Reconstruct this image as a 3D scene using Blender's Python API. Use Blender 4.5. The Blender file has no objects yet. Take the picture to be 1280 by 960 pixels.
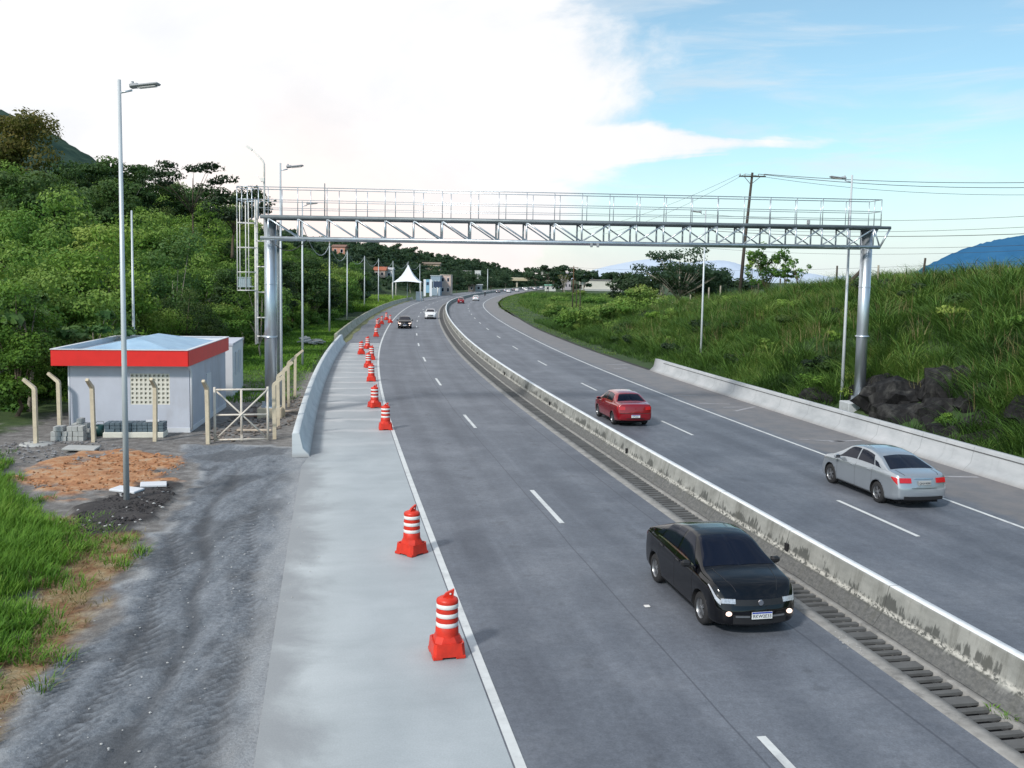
import bpy, math, random
import numpy as np
from mathutils import Vector, Matrix
R=math.radians
SC=bpy.context.scene
COL=SC.collection
rng=np.random.default_rng(7)
random.seed(5)
# ------------------------------------------------------------------ scene graph helpers
def tag(o,label=None,cat=None,group=None,kind=None):
    if label:o['label']=label
    if cat:o['category']=cat
    if group:o['group']=group
    if kind:o['kind']=kind
    return o
def thing(name,label,cat,loc=(0,0,0),rz=0.,group=None,scale=1.):
    o=bpy.data.objects.new(name,None);COL.objects.link(o)
    o.location=loc;o.rotation_euler=(0,0,rz);o.empty_display_size=.2
    if scale!=1.:o.scale=(scale,)*3
    return tag(o,label,cat,group)
def link(name,me,mat=None,parent=None,mats=None):
    o=bpy.data.objects.new(name,me);COL.objects.link(o)
    for m in (mats or ([mat] if mat else [])):me.materials.append(m)
    if parent is not None:o.parent=parent
    return o
def copy_tree(o,parent=None):
    c=o.copy();COL.objects.link(c)
    if parent is not None:c.parent=parent
    for ch in list(o.children):copy_tree(ch,c)
    return c
def npmesh(name,V,F,attrs=None,smooth=False,uv=None):
    V=np.asarray(V,dtype=np.float32);F=np.asarray(F,dtype=np.int32)
    me=bpy.data.meshes.new(name);n,k=F.shape
    me.vertices.add(len(V));me.vertices.foreach_set('co',V.ravel())
    me.loops.add(n*k);me.loops.foreach_set('vertex_index',F.ravel())
    me.polygons.add(n);me.polygons.foreach_set('loop_start',np.arange(0,n*k,k,dtype=np.int32))
    me.polygons.foreach_set('loop_total',np.full(n,k,dtype=np.int32))
    if smooth:me.polygons.foreach_set('use_smooth',np.ones(n,dtype=bool))
    me.update(calc_edges=True)
    for a,v in (attrs or {}).items():
        at=me.attributes.new(a,'FLOAT','POINT');at.data.foreach_set('value',np.asarray(v,dtype=np.float32))
    if uv is not None:
        l=me.uv_layers.new(name='UVMap');l.data.foreach_set('uv',np.asarray(uv,dtype=np.float32)[F.ravel()].ravel())
    return me
class MB:
    def __init__(s):s.v=[];s.f=[];s.m=[];s.mi=0;s.sm=[];s.smooth=False
    def add(s,vs,fs):
        b=len(s.v);s.v+= [tuple(v) for v in vs]
        for f in fs:s.f.append(tuple(b+i for i in f));s.m.append(s.mi);s.sm.append(s.smooth)
        return s
    def box(s,c,d,rz=0.,rx=0.,ry=0.,bev=0.):
        M=Matrix.Translation(c)@Matrix.Rotation(rz,4,'Z')@Matrix.Rotation(ry,4,'Y')@Matrix.Rotation(rx,4,'X')
        x,y,z=d[0]/2,d[1]/2,d[2]/2
        if bev<=0:
            vs=[M@Vector((a*x,b*y,e*z)) for e in(-1,1) for a,b in((-1,-1),(1,-1),(1,1),(-1,1))]
            return s.add(vs,[(3,2,1,0),(4,5,6,7),(0,1,5,4),(1,2,6,5),(2,3,7,6),(3,0,4,7)])
        b=min(bev,x*.9,y*.9,z*.9);vs=[]
        for e,k in((-z,b),(-z+b,0),(z-b,0),(z,b)):
            xx,yy=x-k,y-k;cc=b if k==0 else b*.6
            for px,py in((-xx+cc,-yy),(xx-cc,-yy),(xx,-yy+cc),(xx,yy-cc),(xx-cc,yy),(-xx+cc,yy),(-xx,yy-cc),(-xx,-yy+cc)):
                vs.append(M@Vector((px,py,e)))
        fs=[tuple(range(7,-1,-1)),tuple(range(24,32))]
        for l in range(3):
            for i in range(8):fs.append((l*8+i,l*8+(i+1)%8,(l+1)*8+(i+1)%8,(l+1)*8+i))
        return s.add(vs,fs)
    def tube(s,p,q,r,n=10,r2=None,cap=True):
        return s.path([p,q],[r,r if r2 is None else r2],n,cap)
    def path(s,pts,rad,n=8,cap=True):
        pts=[Vector(p) for p in pts]
        if not hasattr(rad,'__len__'):rad=[rad]*len(pts)
        vs=[];prev=None
        for i,p in enumerate(pts):
            t=(pts[min(i+1,len(pts)-1)]-pts[max(i-1,0)]).normalized()
            if prev is None:
                a=Vector((0,0,1)) if abs(t.z)<.9 else Vector((1,0,0))
                u=t.cross(a).normalized()
            else:u=(prev-t*prev.dot(t)).normalized()
            prev=u;w=t.cross(u)
            for k in range(n):
                a=2*math.pi*k/n;vs.append(p+(u*math.cos(a)+w*math.sin(a))*rad[i])
        fs=[];m=len(pts)
        for i in range(m-1):
            for k in range(n):fs.append((i*n+k,i*n+(k+1)%n,(i+1)*n+(k+1)%n,(i+1)*n+k))
        old=s.smooth;s.smooth=True;b=len(s.v);s.add(vs,fs);s.smooth=old
        if cap:
            s.f.append(tuple(b+k for k in range(n-1,-1,-1)));s.m.append(s.mi);s.sm.append(False)
            s.f.append(tuple(b+(m-1)*n+k for k in range(n)));s.m.append(s.mi);s.sm.append(False)
        return s
    def lathe(s,prof,c=(0,0,0),n=20,axis='z',sq=0.):
        vs=[]
        for r,z in prof:
            for k in range(n):
                a=2*math.pi*k/n
                x,y=r*math.cos(a),r*math.sin(a)
                if axis=='z':vs.append((c[0]+x,c[1]+y,c[2]+z))
                else:vs.append((c[0]+x,c[1]+z,c[2]+y))
        fs=[];m=len(prof)
        for i in range(m-1):
            for k in range(n):fs.append((i*n+k,i*n+(k+1)%n,(i+1)*n+(k+1)%n,(i+1)*n+k))
        old=s.smooth;s.smooth=True;s.add(vs,fs);s.smooth=old;return s
    def quad(s,a,b,c,d):return s.add([a,b,c,d],[(0,1,2,3)])
    def build(s,name,mat,parent=None,world=False):
        me=bpy.data.meshes.new(name);v=s.v
        if world and parent is not None:
            l=Vector((0,0,0));p=parent
            while p is not None:l=l+p.location;p=p.parent
            v=[(a[0]-l.x,a[1]-l.y,a[2]-l.z) for a in v]
        me.from_pydata(v,[],s.f);me.polygons.foreach_set('use_smooth',s.sm)
        me.polygons.foreach_set('material_index',s.m);me.update()
        return link(name,me,parent=parent,mats=mat if isinstance(mat,(list,tuple)) else [mat])
# ------------------------------------------------------------------ materials
def newmat(name):
    m=bpy.data.materials.new(name);m.use_nodes=True;nt=m.node_tree
    return m,nt,nt.nodes['Principled BSDF']
def N(nt,t,**k):
    n=nt.nodes.new(t)
    for a,b in k.items():
        if a in('inputs',):
            for i,v in b.items():n.inputs[i].default_value=v
        else:setattr(n,a,b)
    return n
def ramp(nt,fac,stops):
    r=N(nt,'ShaderNodeValToRGB');cr=r.color_ramp
    while len(cr.elements)<len(stops):cr.elements.new(.5)
    for e,(p,c) in zip(cr.elements,stops):e.position=p;e.color=(*c,1)
    nt.links.new(fac,r.inputs[0]);return r.outputs[0]
def noise(nt,vec,scale,detail=4,rough=.6,dist=0.):
    n=N(nt,'ShaderNodeTexNoise');n.inputs['Scale'].default_value=scale;n.inputs['Detail'].default_value=detail
    n.inputs['Roughness'].default_value=rough;n.inputs['Distortion'].default_value=dist
    if vec is not None:nt.links.new(vec,n.inputs['Vector'])
    return n.outputs['Fac']
def math_(nt,op,a,b=None,clamp=False):
    n=N(nt,'ShaderNodeMath',operation=op);n.use_clamp=clamp
    for i,v in enumerate((a,b)):
        if v is None:continue
        if isinstance(v,(int,float)):n.inputs[i].default_value=v
        else:nt.links.new(v,n.inputs[i])
    return n.outputs[0]
def mixc(nt,f,a,b,mode='MIX'):
    n=N(nt,'ShaderNodeMix',data_type='RGBA',blend_type=mode)
    for s,v in((0,f),(6,a),(7,b)):
        if isinstance(v,(int,float)):n.inputs[s].default_value=v
        elif isinstance(v,tuple):n.inputs[s].default_value=(*v,1)
        else:nt.links.new(v,n.inputs[s])
    return n.outputs[2]
def smooth_(nt,v,a,b):
    n=N(nt,'ShaderNodeMapRange',interpolation_type='SMOOTHSTEP');nt.links.new(v,n.inputs[0])
    n.inputs[1].default_value=a;n.inputs[2].default_value=b;return n.outputs[0]
def bump(nt,bs,h,strength=.3,dist=.02):
    b=N(nt,'ShaderNodeBump');b.inputs['Strength'].default_value=strength;b.inputs['Distance'].default_value=dist
    nt.links.new(h,b.inputs['Height']);nt.links.new(b.outputs[0],bs.inputs['Normal'])
def geo(nt):return N(nt,'ShaderNodeNewGeometry').outputs['Position']
def scl(nt,vec,s):
    m=N(nt,'ShaderNodeMapping');m.inputs['Scale'].default_value=s;nt.links.new(vec,m.inputs[0]);return m.outputs[0]
def simple(name,c,rough=.6,metal=0.,var=.12,scale=3.,bmp=0.,spec=None,coat=0.,dirt=None,vs=(1,1,1)):
    m,nt,b=newmat(name);p=N(nt,'ShaderNodeTexCoord').outputs['Object']
    f=noise(nt,scl(nt,p,vs),scale,5)
    lo=tuple(x*(1-var) for x in c);hi=tuple(min(1,x*(1+var)) for x in c)
    col=ramp(nt,f,[(.3,lo),(.7,hi)])
    if dirt:
        d=noise(nt,scl(nt,p,(1,1,.35)),scale*.6,6,.7)
        col=mixc(nt,math_(nt,'MULTIPLY',smooth_(nt,d,.48,.75),dirt[1]),col,dirt[0])
    nt.links.new(col,b.inputs['Base Color']);b.inputs['Roughness'].default_value=rough;b.inputs['Metallic'].default_value=metal
    if spec is not None:b.inputs['Specular IOR Level'].default_value=spec
    if coat:b.inputs['Coat Weight'].default_value=coat;b.inputs['Coat Roughness'].default_value=.04
    if bmp:bump(nt,b,noise(nt,p,scale*8,4),bmp,.01)
    return m
M={}
M['galv']=simple('galvanised_steel',(.58,.63,.68),.34,.8,.14,2.5,vs=(1,1,.2))
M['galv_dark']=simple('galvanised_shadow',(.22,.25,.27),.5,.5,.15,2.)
M['white_metal']=simple('white_painted_metal',(.78,.76,.73),.5,0,.06,5,dirt=((.45,.33,.22),.4))
M['lamp_grey']=simple('lamp_grey',(.35,.36,.38),.45,.3,.1)
M['conc_new']=simple('new_concrete',(.50,.53,.56),.85,0,.10,1.2,.15,dirt=((.33,.34,.35),.5))
M['conc_post']=simple('fence_post_concrete',(.60,.52,.39),.9,0,.14,4,.15,dirt=((.35,.26,.16),.6))
M['conc_old']=simple('old_concrete',(.36,.35,.31),.9,0,.2,1.5,.3,dirt=((.14,.14,.12),.7))
M['red_plastic']=simple('red_orange_plastic',(.62,.030,.012),.42,0,.18,6,dirt=((.30,.02,.012),.5))
M['band']=simple('reflective_white',(.78,.76,.74),.35,0,.05,8)
M['red_fascia']=simple('red_fascia_paint',(.76,.022,.018),.5,0,.06,2,.05,dirt=((.55,.03,.02),.3))
M['hut_wall']=simple('hut_wall_paint',(.52,.545,.62),.85,0,.04,1.5,.05,dirt=((.42,.42,.46),.45))
M['hut_wall']=simple('hut_wall_paint',(.52,.545,.62),.85,0,.07,.9,.08,dirt=((.36,.35,.36),.55))
M['hut_white']=simple('hut_white_paint',(.66,.68,.72),.85,0,.03,1.5,.04)
M['gate_paint']=simple('gate_paint',(.66,.61,.54),.5,0,.08,5,dirt=((.40,.27,.17),.6))
M['cream']=simple('cream_block',(.70,.68,.60),.8,0,.06,6)
M['dark']=simple('dark_void',(.012,.012,.014),.9,0,.1)
M['rubber']=simple('tyre_rubber',(.018,.018,.02),.75,0,.2,10)
M['rim']=simple('alloy_rim',(.30,.31,.33),.32,.75,.1)
M['glass']=simple('tinted_glass',(.004,.007,.018),.10,0,.1,1.,spec=.28)
M['chrome']=simple('chrome',(.7,.7,.72),.15,1.,.03)
M['black_trim']=simple('black_trim',(.014,.014,.016),.45,0,.15)
M['wood']=simple('weathered_wood',(.060,.048,.040),.9,0,.3,6,.4,vs=(4,4,.6))
M['bark_pale']=simple('pale_bark',(.30,.27,.22),.9,0,.25,5,.3)
M['bark']=simple('brown_bark',(.12,.09,.065),.95,0,.3,5,.4)
M['sheet_blue']=simple('blue_grey_sheets',(.10,.14,.17),.6,0,.2,5)
M['block']=simple('concrete_block',(.42,.43,.42),.9,0,.12,5,.3)
M['orange_light']=simple('amber_lens',(.7,.16,.02),.25,0,.05)
M['tail']=simple('red_lens',(.50,.010,.014),.18,0,.2,20,coat=.6)
M['lens']=simple('headlight_lens',(.46,.48,.52),.12,.3,.3,30,coat=.8)
M['plate']=simple('plate_white',(.74,.75,.76),.4,0,.02)
M['plate_blue']=simple('plate_blue',(.02,.05,.35),.4,0,.02)
M['plate_grey']=simple('plate_grey',(.42,.43,.43),.45,0,.03)
M['ink']=simple('plate_ink',(.03,.035,.05),.5,0,.02)
M['tent']=simple('white_canvas',(.78,.80,.84),.7,0,.04,.6)
M['line']=simple('faded_white_paint',(.62,.64,.64),.7,0,.1,2.5,dirt=((.30,.31,.33),.55))
M['mark']=simple('worn_white_paint',(.30,.30,.32),.85,0,.25,2.5,dirt=((.14,.14,.15),.9))
M['wire']=simple('cable_black',(.05,.05,.055),.7,0,.1)
M['lamp_pole']=simple('pale_galvanised_pole',(.56,.60,.63),.4,.15,.1,2.,vs=(1,1,.3))
M['rock0']=simple('dark_gutter',(.06,.06,.062),.9,0,.3,2.)
M['stone']=simple('stone_chips',(.42,.42,.42),.9,0,.25,1.)
M['skin']=simple('skin',(.35,.2,.13),.6,0,.05)
M['cloth']=simple('dark_cloth',(.03,.03,.04),.9,0,.1)
def paint(name,c,metal=.4,rough=.28):
    return simple(name,c,rough,metal,.03,1.,coat=1.)
M['p_black']=simple('car_paint_black',(.0008,.001,.0025),.09,0,.03,1.,spec=.62)
M['p_silver']=paint('car_paint_silver',(.40,.44,.48),.6,.28)
M['p_red']=paint('car_paint_red',(.27,.004,.010),.2,.25)
M['p_white']=paint('car_paint_white',(.75,.76,.78),0,.3)
M['p_grey']=paint('car_paint_grey',(.15,.16,.18),.5,.3)
def emis(name,c,st):
    m,nt,b=newmat(name);b.inputs['Base Color'].default_value=(*c,1);b.inputs['Emission Color'].default_value=(*c,1);b.inputs['Emission Strength'].default_value=st;return m
M['lit']=emis('lit_fog_lamp',(1,.74,.62),1.3)
M['lit_white']=emis('lit_headlamp',(.85,.9,1),1.0)

# asphalt driven by (offset, arc length) UVs
def asphalt():
    m,nt,b=newmat('asphalt');p=geo(nt);uv=N(nt,'ShaderNodeUVMap').outputs[0]
    sep=N(nt,'ShaderNodeSeparateXYZ');nt.links.new(uv,sep.inputs[0]);u=sep.outputs[0]
    fine=noise(nt,p,26,5,.8);mid=noise(nt,p,1.1,6,.65)
    str_=noise(nt,scl(nt,uv,(1.6,.035,1)),1.,6,.65)          # long streaks along the lane
    patch=noise(nt,scl(nt,uv,(.35,.05,1)),1.,3,.5)
    base=ramp(nt,str_,[(.30,(.080,.091,.115)),(.52,(.116,.131,.160)),(.72,(.172,.190,.225))])
    base=mixc(nt,smooth_(nt,patch,.42,.62),base,(.158,.174,.205))
    base=mixc(nt,math_(nt,'MULTIPLY',smooth_(nt,mid,.35,.75),.35),base,(.085,.092,.112))
    # darker tracks where the traffic runs
    acc=None
    for c,w,k in((-7.0,.55,.5),(-5.4,.55,.5),(-3.5,.6,.5),(-2.0,.6,.45),(2.0,.6,.4),(3.4,.6,.4),(5.5,.75,.7),(7.0,.7,.7)):
        d=math_(nt,'ABSOLUTE',math_(nt,'SUBTRACT',u,c));f=math_(nt,'MULTIPLY',math_(nt,'SUBTRACT',1.,smooth_(nt,d,0.15,w)),k)
        acc=f if acc is None else math_(nt,'ADD',acc,f)
    wob=smooth_(nt,noise(nt,scl(nt,uv,(.6,.02,1)),1.,4),.35,.6)
    base=mixc(nt,math_(nt,'MULTIPLY',acc,wob),base,(.060,.068,.088))
    base=mixc(nt,.6,base,ramp(nt,fine,[(.34,(.22,.22,.22)),(.66,(.78,.78,.78))]),'OVERLAY')
    mot=noise(nt,p,.38,9,.72,.3);base=mixc(nt,.38,base,ramp(nt,mot,[(.32,(.055,.062,.080)),(.5,(.12,.134,.160)),(.68,(.235,.250,.280))]))
    agg=noise(nt,p,7.,5,.8);base=mixc(nt,.35,base,ramp(nt,agg,[(.36,(.30,.30,.30)),(.64,(.72,.72,.72))]),'OVERLAY')
    oil=None
    for c in(-6.2,-2.8,2.7,6.2):
        d=math_(nt,'ABSOLUTE',math_(nt,'SUBTRACT',u,c));q=math_(nt,'SUBTRACT',1.,smooth_(nt,d,.05,.4));oil=q if oil is None else math_(nt,'ADD',oil,q)
    base=mixc(nt,math_(nt,'MULTIPLY',math_(nt,'MULTIPLY',oil,smooth_(nt,noise(nt,p,1.7,5,.7),.50,.66)),.4),base,(.045,.048,.056))
    # sealed seams
    for c,w in((-1.95,.016),(-4.78,.012),(1.25,.014)):
        uu=math_(nt,'ADD',u,math_(nt,'MULTIPLY',math_(nt,'SUBTRACT',noise(nt,scl(nt,uv,(0,.08,1)),1.,3),.5),.22))
        d=math_(nt,'ABSOLUTE',math_(nt,'SUBTRACT',uu,c));f=math_(nt,'MULTIPLY',math_(nt,'SUBTRACT',1.,smooth_(nt,d,w*.6,w*2.)),.6)
        base=mixc(nt,f,base,(.045,.048,.062))
    # cross seams and little cracks
    vor=N(nt,'ShaderNodeTexVoronoi',feature='DISTANCE_TO_EDGE');nt.links.new(scl(nt,uv,(.22,.09,1)),vor.inputs['Vector']);vor.inputs['Scale'].default_value=1.
    cr=math_(nt,'SUBTRACT',1.,smooth_(nt,vor.outputs['Distance'],0.,.007))
    base=mixc(nt,math_(nt,'MULTIPLY',cr,math_(nt,'MULTIPLY',smooth_(nt,mid,.56,.66),.35)),base,(.07,.073,.09))
    # reddish dust on the right hand shoulder
    sh=smooth_(nt,math_(nt,'ADD',u,math_(nt,'MULTIPLY',mid,1.2)),8.5,9.3)
    base=mixc(nt,math_(nt,'MULTIPLY',sh,.75),base,mixc(nt,smooth_(nt,mid,.38,.62),(.15,.146,.150),(.20,.184,.178)))
    nt.links.new(base,b.inputs['Base Color']);b.inputs['Roughness'].default_value=.62
    bump(nt,b,fine,.35,.006);return m
M['asphalt']=asphalt()
def slabmat():
    m,nt,b=newmat('smooth_concrete_slab');p=geo(nt);uv=N(nt,'ShaderNodeUVMap').outputs[0]
    sep=N(nt,'ShaderNodeSeparateXYZ');nt.links.new(uv,sep.inputs[0]);u,v=sep.outputs[0],sep.outputs[1]
    n1=noise(nt,p,.55,7,.6,.4);n2=noise(nt,scl(nt,uv,(.25,3.,1)),1.,5)
    base=ramp(nt,n1,[(.28,(.315,.350,.372)),(.5,(.365,.402,.425)),(.74,(.42,.458,.482))])
    base=mixc(nt,.07,base,ramp(nt,n2,[(.3,(.24,.27,.29)),(.7,(.56,.60,.62))]))
    # broom bands further along
    w=math_(nt,'SINE',math_(nt,'MULTIPLY',math_(nt,'ADD',v,math_(nt,'MULTIPLY',n1,1.6)),2.1))
    far=smooth_(nt,v,34,48)
    base=mixc(nt,math_(nt,'MULTIPLY',math_(nt,'MULTIPLY',far,smooth_(nt,w,.6,1.)),.75),base,(.60,.61,.62))
    base=mixc(nt,math_(nt,'MULTIPLY',far,.3),base,(.22,.21,.22))
    # stain towards the gravel side
    e=math_(nt,'SUBTRACT',1.,smooth_(nt,math_(nt,'ADD',u,math_(nt,'MULTIPLY',math_(nt,'SUBTRACT',n1,.5),2.2)),-11.55,-10.6))
    base=mixc(nt,math_(nt,'MULTIPLY',e,.75),base,(.20,.215,.235))
    fine=noise(nt,p,40,3)
    base=mixc(nt,.2,base,ramp(nt,fine,[(.3,(.3,.3,.3)),(.7,(.7,.7,.7))]),'OVERLAY')
    nt.links.new(base,b.inputs['Base Color']);b.inputs['Roughness'].default_value=.6;bump(nt,b,n2,.15,.01);return m
M['slab']=slabmat()
def medmat():
    m,nt,b=newmat('weathered_barrier_concrete');p=geo(nt);uv=N(nt,'ShaderNodeUVMap').outputs[0]
    sp=N(nt,'ShaderNodeSeparateXYZ');nt.links.new(p,sp.inputs[0]);z=sp.outputs[2]
    v3=N(nt,'ShaderNodeSeparateXYZ');nt.links.new(uv,v3.inputs[0]);v=v3.outputs[1]
    cb=N(nt,'ShaderNodeCombineXYZ');nt.links.new(v,cb.inputs[0]);nt.links.new(z,cb.inputs[1])
    sv=cb.outputs[0]
    streak=noise(nt,scl(nt,sv,(7.5,1.3,1)),1.,8,.75);blot=noise(nt,scl(nt,sv,(.8,1.5,1)),1.,6,.65)
    base=ramp(nt,blot,[(.3,(.185,.19,.18)),(.5,(.275,.28,.262)),(.72,(.38,.38,.355))])
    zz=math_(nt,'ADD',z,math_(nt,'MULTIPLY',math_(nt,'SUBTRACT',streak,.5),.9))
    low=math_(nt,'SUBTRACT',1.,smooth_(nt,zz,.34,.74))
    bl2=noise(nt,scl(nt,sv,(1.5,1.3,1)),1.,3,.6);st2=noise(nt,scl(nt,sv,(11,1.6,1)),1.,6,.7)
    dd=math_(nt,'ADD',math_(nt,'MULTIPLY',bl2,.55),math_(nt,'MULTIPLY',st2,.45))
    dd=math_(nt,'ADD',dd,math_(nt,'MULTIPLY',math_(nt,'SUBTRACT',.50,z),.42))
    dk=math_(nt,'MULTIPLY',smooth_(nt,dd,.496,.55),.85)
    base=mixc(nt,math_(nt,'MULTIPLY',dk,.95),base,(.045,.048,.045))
    # pale flaking band at the foot of the upper face
    foot=math_(nt,'MULTIPLY',smooth_(nt,z,.27,.31),math_(nt,'SUBTRACT',1.,smooth_(nt,z,.34,.42)))
    fl=noise(nt,scl(nt,sv,(9,14,1)),1.,5,.7)
    base=mixc(nt,math_(nt,'MULTIPLY',foot,smooth_(nt,fl,.42,.54)),base,(.52,.51,.47))
    ap=math_(nt,'SUBTRACT',1.,smooth_(nt,z,.24,.29))
    base=mixc(nt,math_(nt,'MULTIPLY',ap,.8),base,ramp(nt,fl,[(.35,(.080,.083,.086)),(.7,(.20,.20,.196))]))
    st=smooth_(nt,noise(nt,scl(nt,sv,(2.5,.5,1)),1.,7,.75),.46,.68)
    base=mixc(nt,math_(nt,'MULTIPLY',st,.5),base,(.10,.10,.085))
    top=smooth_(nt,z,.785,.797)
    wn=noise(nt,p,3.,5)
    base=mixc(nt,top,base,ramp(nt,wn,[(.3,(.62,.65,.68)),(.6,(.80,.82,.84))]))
    # construction joints every 3 m with a rusty stain now and then
    fr=math_(nt,'ABSOLUTE',math_(nt,'SUBTRACT',math_(nt,'FRACT',math_(nt,'DIVIDE',v,4.)),.5))
    jt=math_(nt,'SUBTRACT',1.,smooth_(nt,fr,.0012,.004))
    base=mixc(nt,math_(nt,'MULTIPLY',jt,.75),base,(.05,.05,.05))
    nt.links.new(base,b.inputs['Base Color']);b.inputs['Roughness'].default_value=.9
    bump(nt,b,fl,.5,.015);return m
M['median']=medmat()
def barmat(name,c1,c2,c3,joint=3.):
    m,nt,b=newmat(name);p=geo(nt);uv=N(nt,'ShaderNodeUVMap').outputs[0]
    sp=N(nt,'ShaderNodeSeparateXYZ');nt.links.new(p,sp.inputs[0]);z=sp.outputs[2]
    v3=N(nt,'ShaderNodeSeparateXYZ');nt.links.new(uv,v3.inputs[0]);v=v3.outputs[1]
    cb=N(nt,'ShaderNodeCombineXYZ');nt.links.new(v,cb.inputs[0]);nt.links.new(z,cb.inputs[1]);sv=cb.outputs[0]
    n1=noise(nt,scl(nt,sv,(.5,1.2,1)),1.,7,.62);n2=noise(nt,scl(nt,sv,(4,.5,1)),1.,6,.7)
    base=ramp(nt,n1,[(.3,c1),(.5,c2),(.7,c3)])
    base=mixc(nt,math_(nt,'MULTIPLY',smooth_(nt,n2,.55,.75),.35),base,tuple(x*.55 for x in c1))
    fr=math_(nt,'ABSOLUTE',math_(nt,'SUBTRACT',math_(nt,'FRACT',math_(nt,'DIVIDE',v,joint)),.5))
    base=mixc(nt,math_(nt,'MULTIPLY',math_(nt,'SUBTRACT',1.,smooth_(nt,fr,.0015,.006)),.6),base,tuple(x*.35 for x in c1))
    zl=math_(nt,'ADD',z,math_(nt,'MULTIPLY',n2,.25))
    base=mixc(nt,math_(nt,'MULTIPLY',math_(nt,'SUBTRACT',1.,smooth_(nt,zl,.12,.32)),.5),base,(.22,.2,.19))
    nt.links.new(base,b.inputs['Base Color']);b.inputs['Roughness'].default_value=.85
    bump(nt,b,noise(nt,p,14,5),.25,.01);return m
M['bar_left']=barmat('pale_barrier_concrete',(.46,.50,.53),(.57,.61,.63),(.66,.69,.71),2.6)
M['bar_right']=barmat('grey_barrier_concrete',(.33,.35,.37),(.42,.44,.46),(.50,.51,.53),3.)
M['bar_far']=barmat('mossy_barrier_concrete',(.22,.23,.17),(.34,.34,.27),(.45,.44,.38),3.)
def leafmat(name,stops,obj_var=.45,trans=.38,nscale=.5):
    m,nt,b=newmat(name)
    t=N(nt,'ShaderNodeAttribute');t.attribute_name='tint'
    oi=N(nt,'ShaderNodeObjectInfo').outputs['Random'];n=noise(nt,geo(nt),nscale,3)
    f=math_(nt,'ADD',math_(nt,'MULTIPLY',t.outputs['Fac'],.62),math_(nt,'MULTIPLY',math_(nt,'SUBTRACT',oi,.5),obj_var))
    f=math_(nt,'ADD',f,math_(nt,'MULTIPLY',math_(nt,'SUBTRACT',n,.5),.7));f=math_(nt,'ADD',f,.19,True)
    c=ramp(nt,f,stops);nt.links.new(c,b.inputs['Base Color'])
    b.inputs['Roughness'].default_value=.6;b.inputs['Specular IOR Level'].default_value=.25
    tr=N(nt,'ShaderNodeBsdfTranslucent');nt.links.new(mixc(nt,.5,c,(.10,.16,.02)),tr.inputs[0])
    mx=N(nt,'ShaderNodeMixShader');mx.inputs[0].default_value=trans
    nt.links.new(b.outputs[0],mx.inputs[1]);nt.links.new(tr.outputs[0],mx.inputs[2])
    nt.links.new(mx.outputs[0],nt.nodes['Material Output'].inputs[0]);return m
M['leaf']=leafmat('forest_leaves',[(.08,(.008,.024,.012)),(.30,(.040,.108,.024)),(.52,(.110,.245,.040)),(.80,(.25,.38,.08))])
M['leaf_dk2']=leafmat('deep_forest_leaves',[(.1,(.006,.018,.010)),(.4,(.022,.055,.020)),(.65,(.050,.11,.030)),(.9,(.10,.17,.05))],.4)
M['leaf_light']=leafmat('light_forest_leaves',[(.08,(.02,.050,.014)),(.33,(.085,.19,.028)),(.58,(.19,.34,.05)),(.85,(.34,.44,.10))],.5)
M['leaf_mid']=leafmat('olive_forest_leaves',[(.08,(.012,.026,.012)),(.35,(.040,.080,.024)),(.6,(.095,.155,.042)),(.85,(.20,.25,.08))],.5)
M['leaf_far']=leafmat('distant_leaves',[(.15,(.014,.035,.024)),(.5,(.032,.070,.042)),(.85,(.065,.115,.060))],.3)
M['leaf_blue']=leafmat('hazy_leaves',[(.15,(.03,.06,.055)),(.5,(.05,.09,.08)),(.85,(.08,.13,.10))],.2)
M['leaf_dark']=leafmat('dark_leaves',[(.15,(.006,.014,.008)),(.5,(.014,.034,.014)),(.85,(.03,.06,.02))],.2,.1)
M['leaf_rust']=leafmat('olive_leaves',[(.15,(.04,.05,.012)),(.5,(.10,.10,.022)),(.85,(.20,.16,.04))],.2)
M['leaf_broad']=leafmat('broad_leaves',[(.12,(.02,.05,.02)),(.45,(.06,.15,.04)),(.8,(.19,.30,.10))],.2)
M['grass']=leafmat('tall_grass_blades',[(.08,(.028,.075,.014)),(.36,(.085,.215,.022)),(.60,(.155,.32,.035)),(.9,(.30,.40,.08))],0.,.3,.35)
M['grass_bank']=leafmat('bank_grass_blades',[(.14,(.010,.024,.010)),(.36,(.048,.115,.024)),(.58,(.115,.225,.042)),(.85,(.27,.32,.085))],0.,.3,.22)
M['straw']=leafmat('dry_grass_blades',[(.1,(.12,.10,.04)),(.5,(.26,.21,.10)),(.9,(.42,.36,.2))],0.,.3,.6)
# ------------------------------------------------------------------ road alignment
ks=np.array([(-60,-.21),(0,-.203),(40,-.184),(66,-.15),(93,-.116),(146,-.086),(200,-.055),(250,0.0),(330,.05),(460,.10),(660,.15),(1400,.2)])
_ty=np.arange(-60,1401,.5);_ts=np.interp(_ty,ks[:,0],ks[:,1])
_tx=np.concatenate([[0],np.cumsum((_ts[1:]+_ts[:-1])*.25)])
_tx=_tx-np.interp(22,_ty,_tx)+6.55
_ta=np.concatenate([[0],np.cumsum(np.sqrt(1+((_ts[1:]+_ts[:-1])/2)**2)*.5)]);_ta-=np.interp(0,_ty,_ta)
def cx(y):return np.interp(y,_ty,_tx)
def slp(y):return np.interp(y,_ty,_ts)
def arc(y):return np.interp(y,_ty,_ta)
def offs(x,y):
    o=(x-cx(y));
    for _ in range(2):
        s=slp(y+ (o*slp(y)/np.sqrt(1+slp(y)**2)));n=np.sqrt(1+s*s);ys=y+o*s/n
        o=(x-cx(ys))*n if False else (x-cx(y))/np.sqrt(1+slp(y)**2)
    return o
def P(ys,o,z=0.):
    s=slp(ys);n=np.sqrt(1+s*s);return (cx(ys)+o/n, ys-o*s/n, z)
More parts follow.
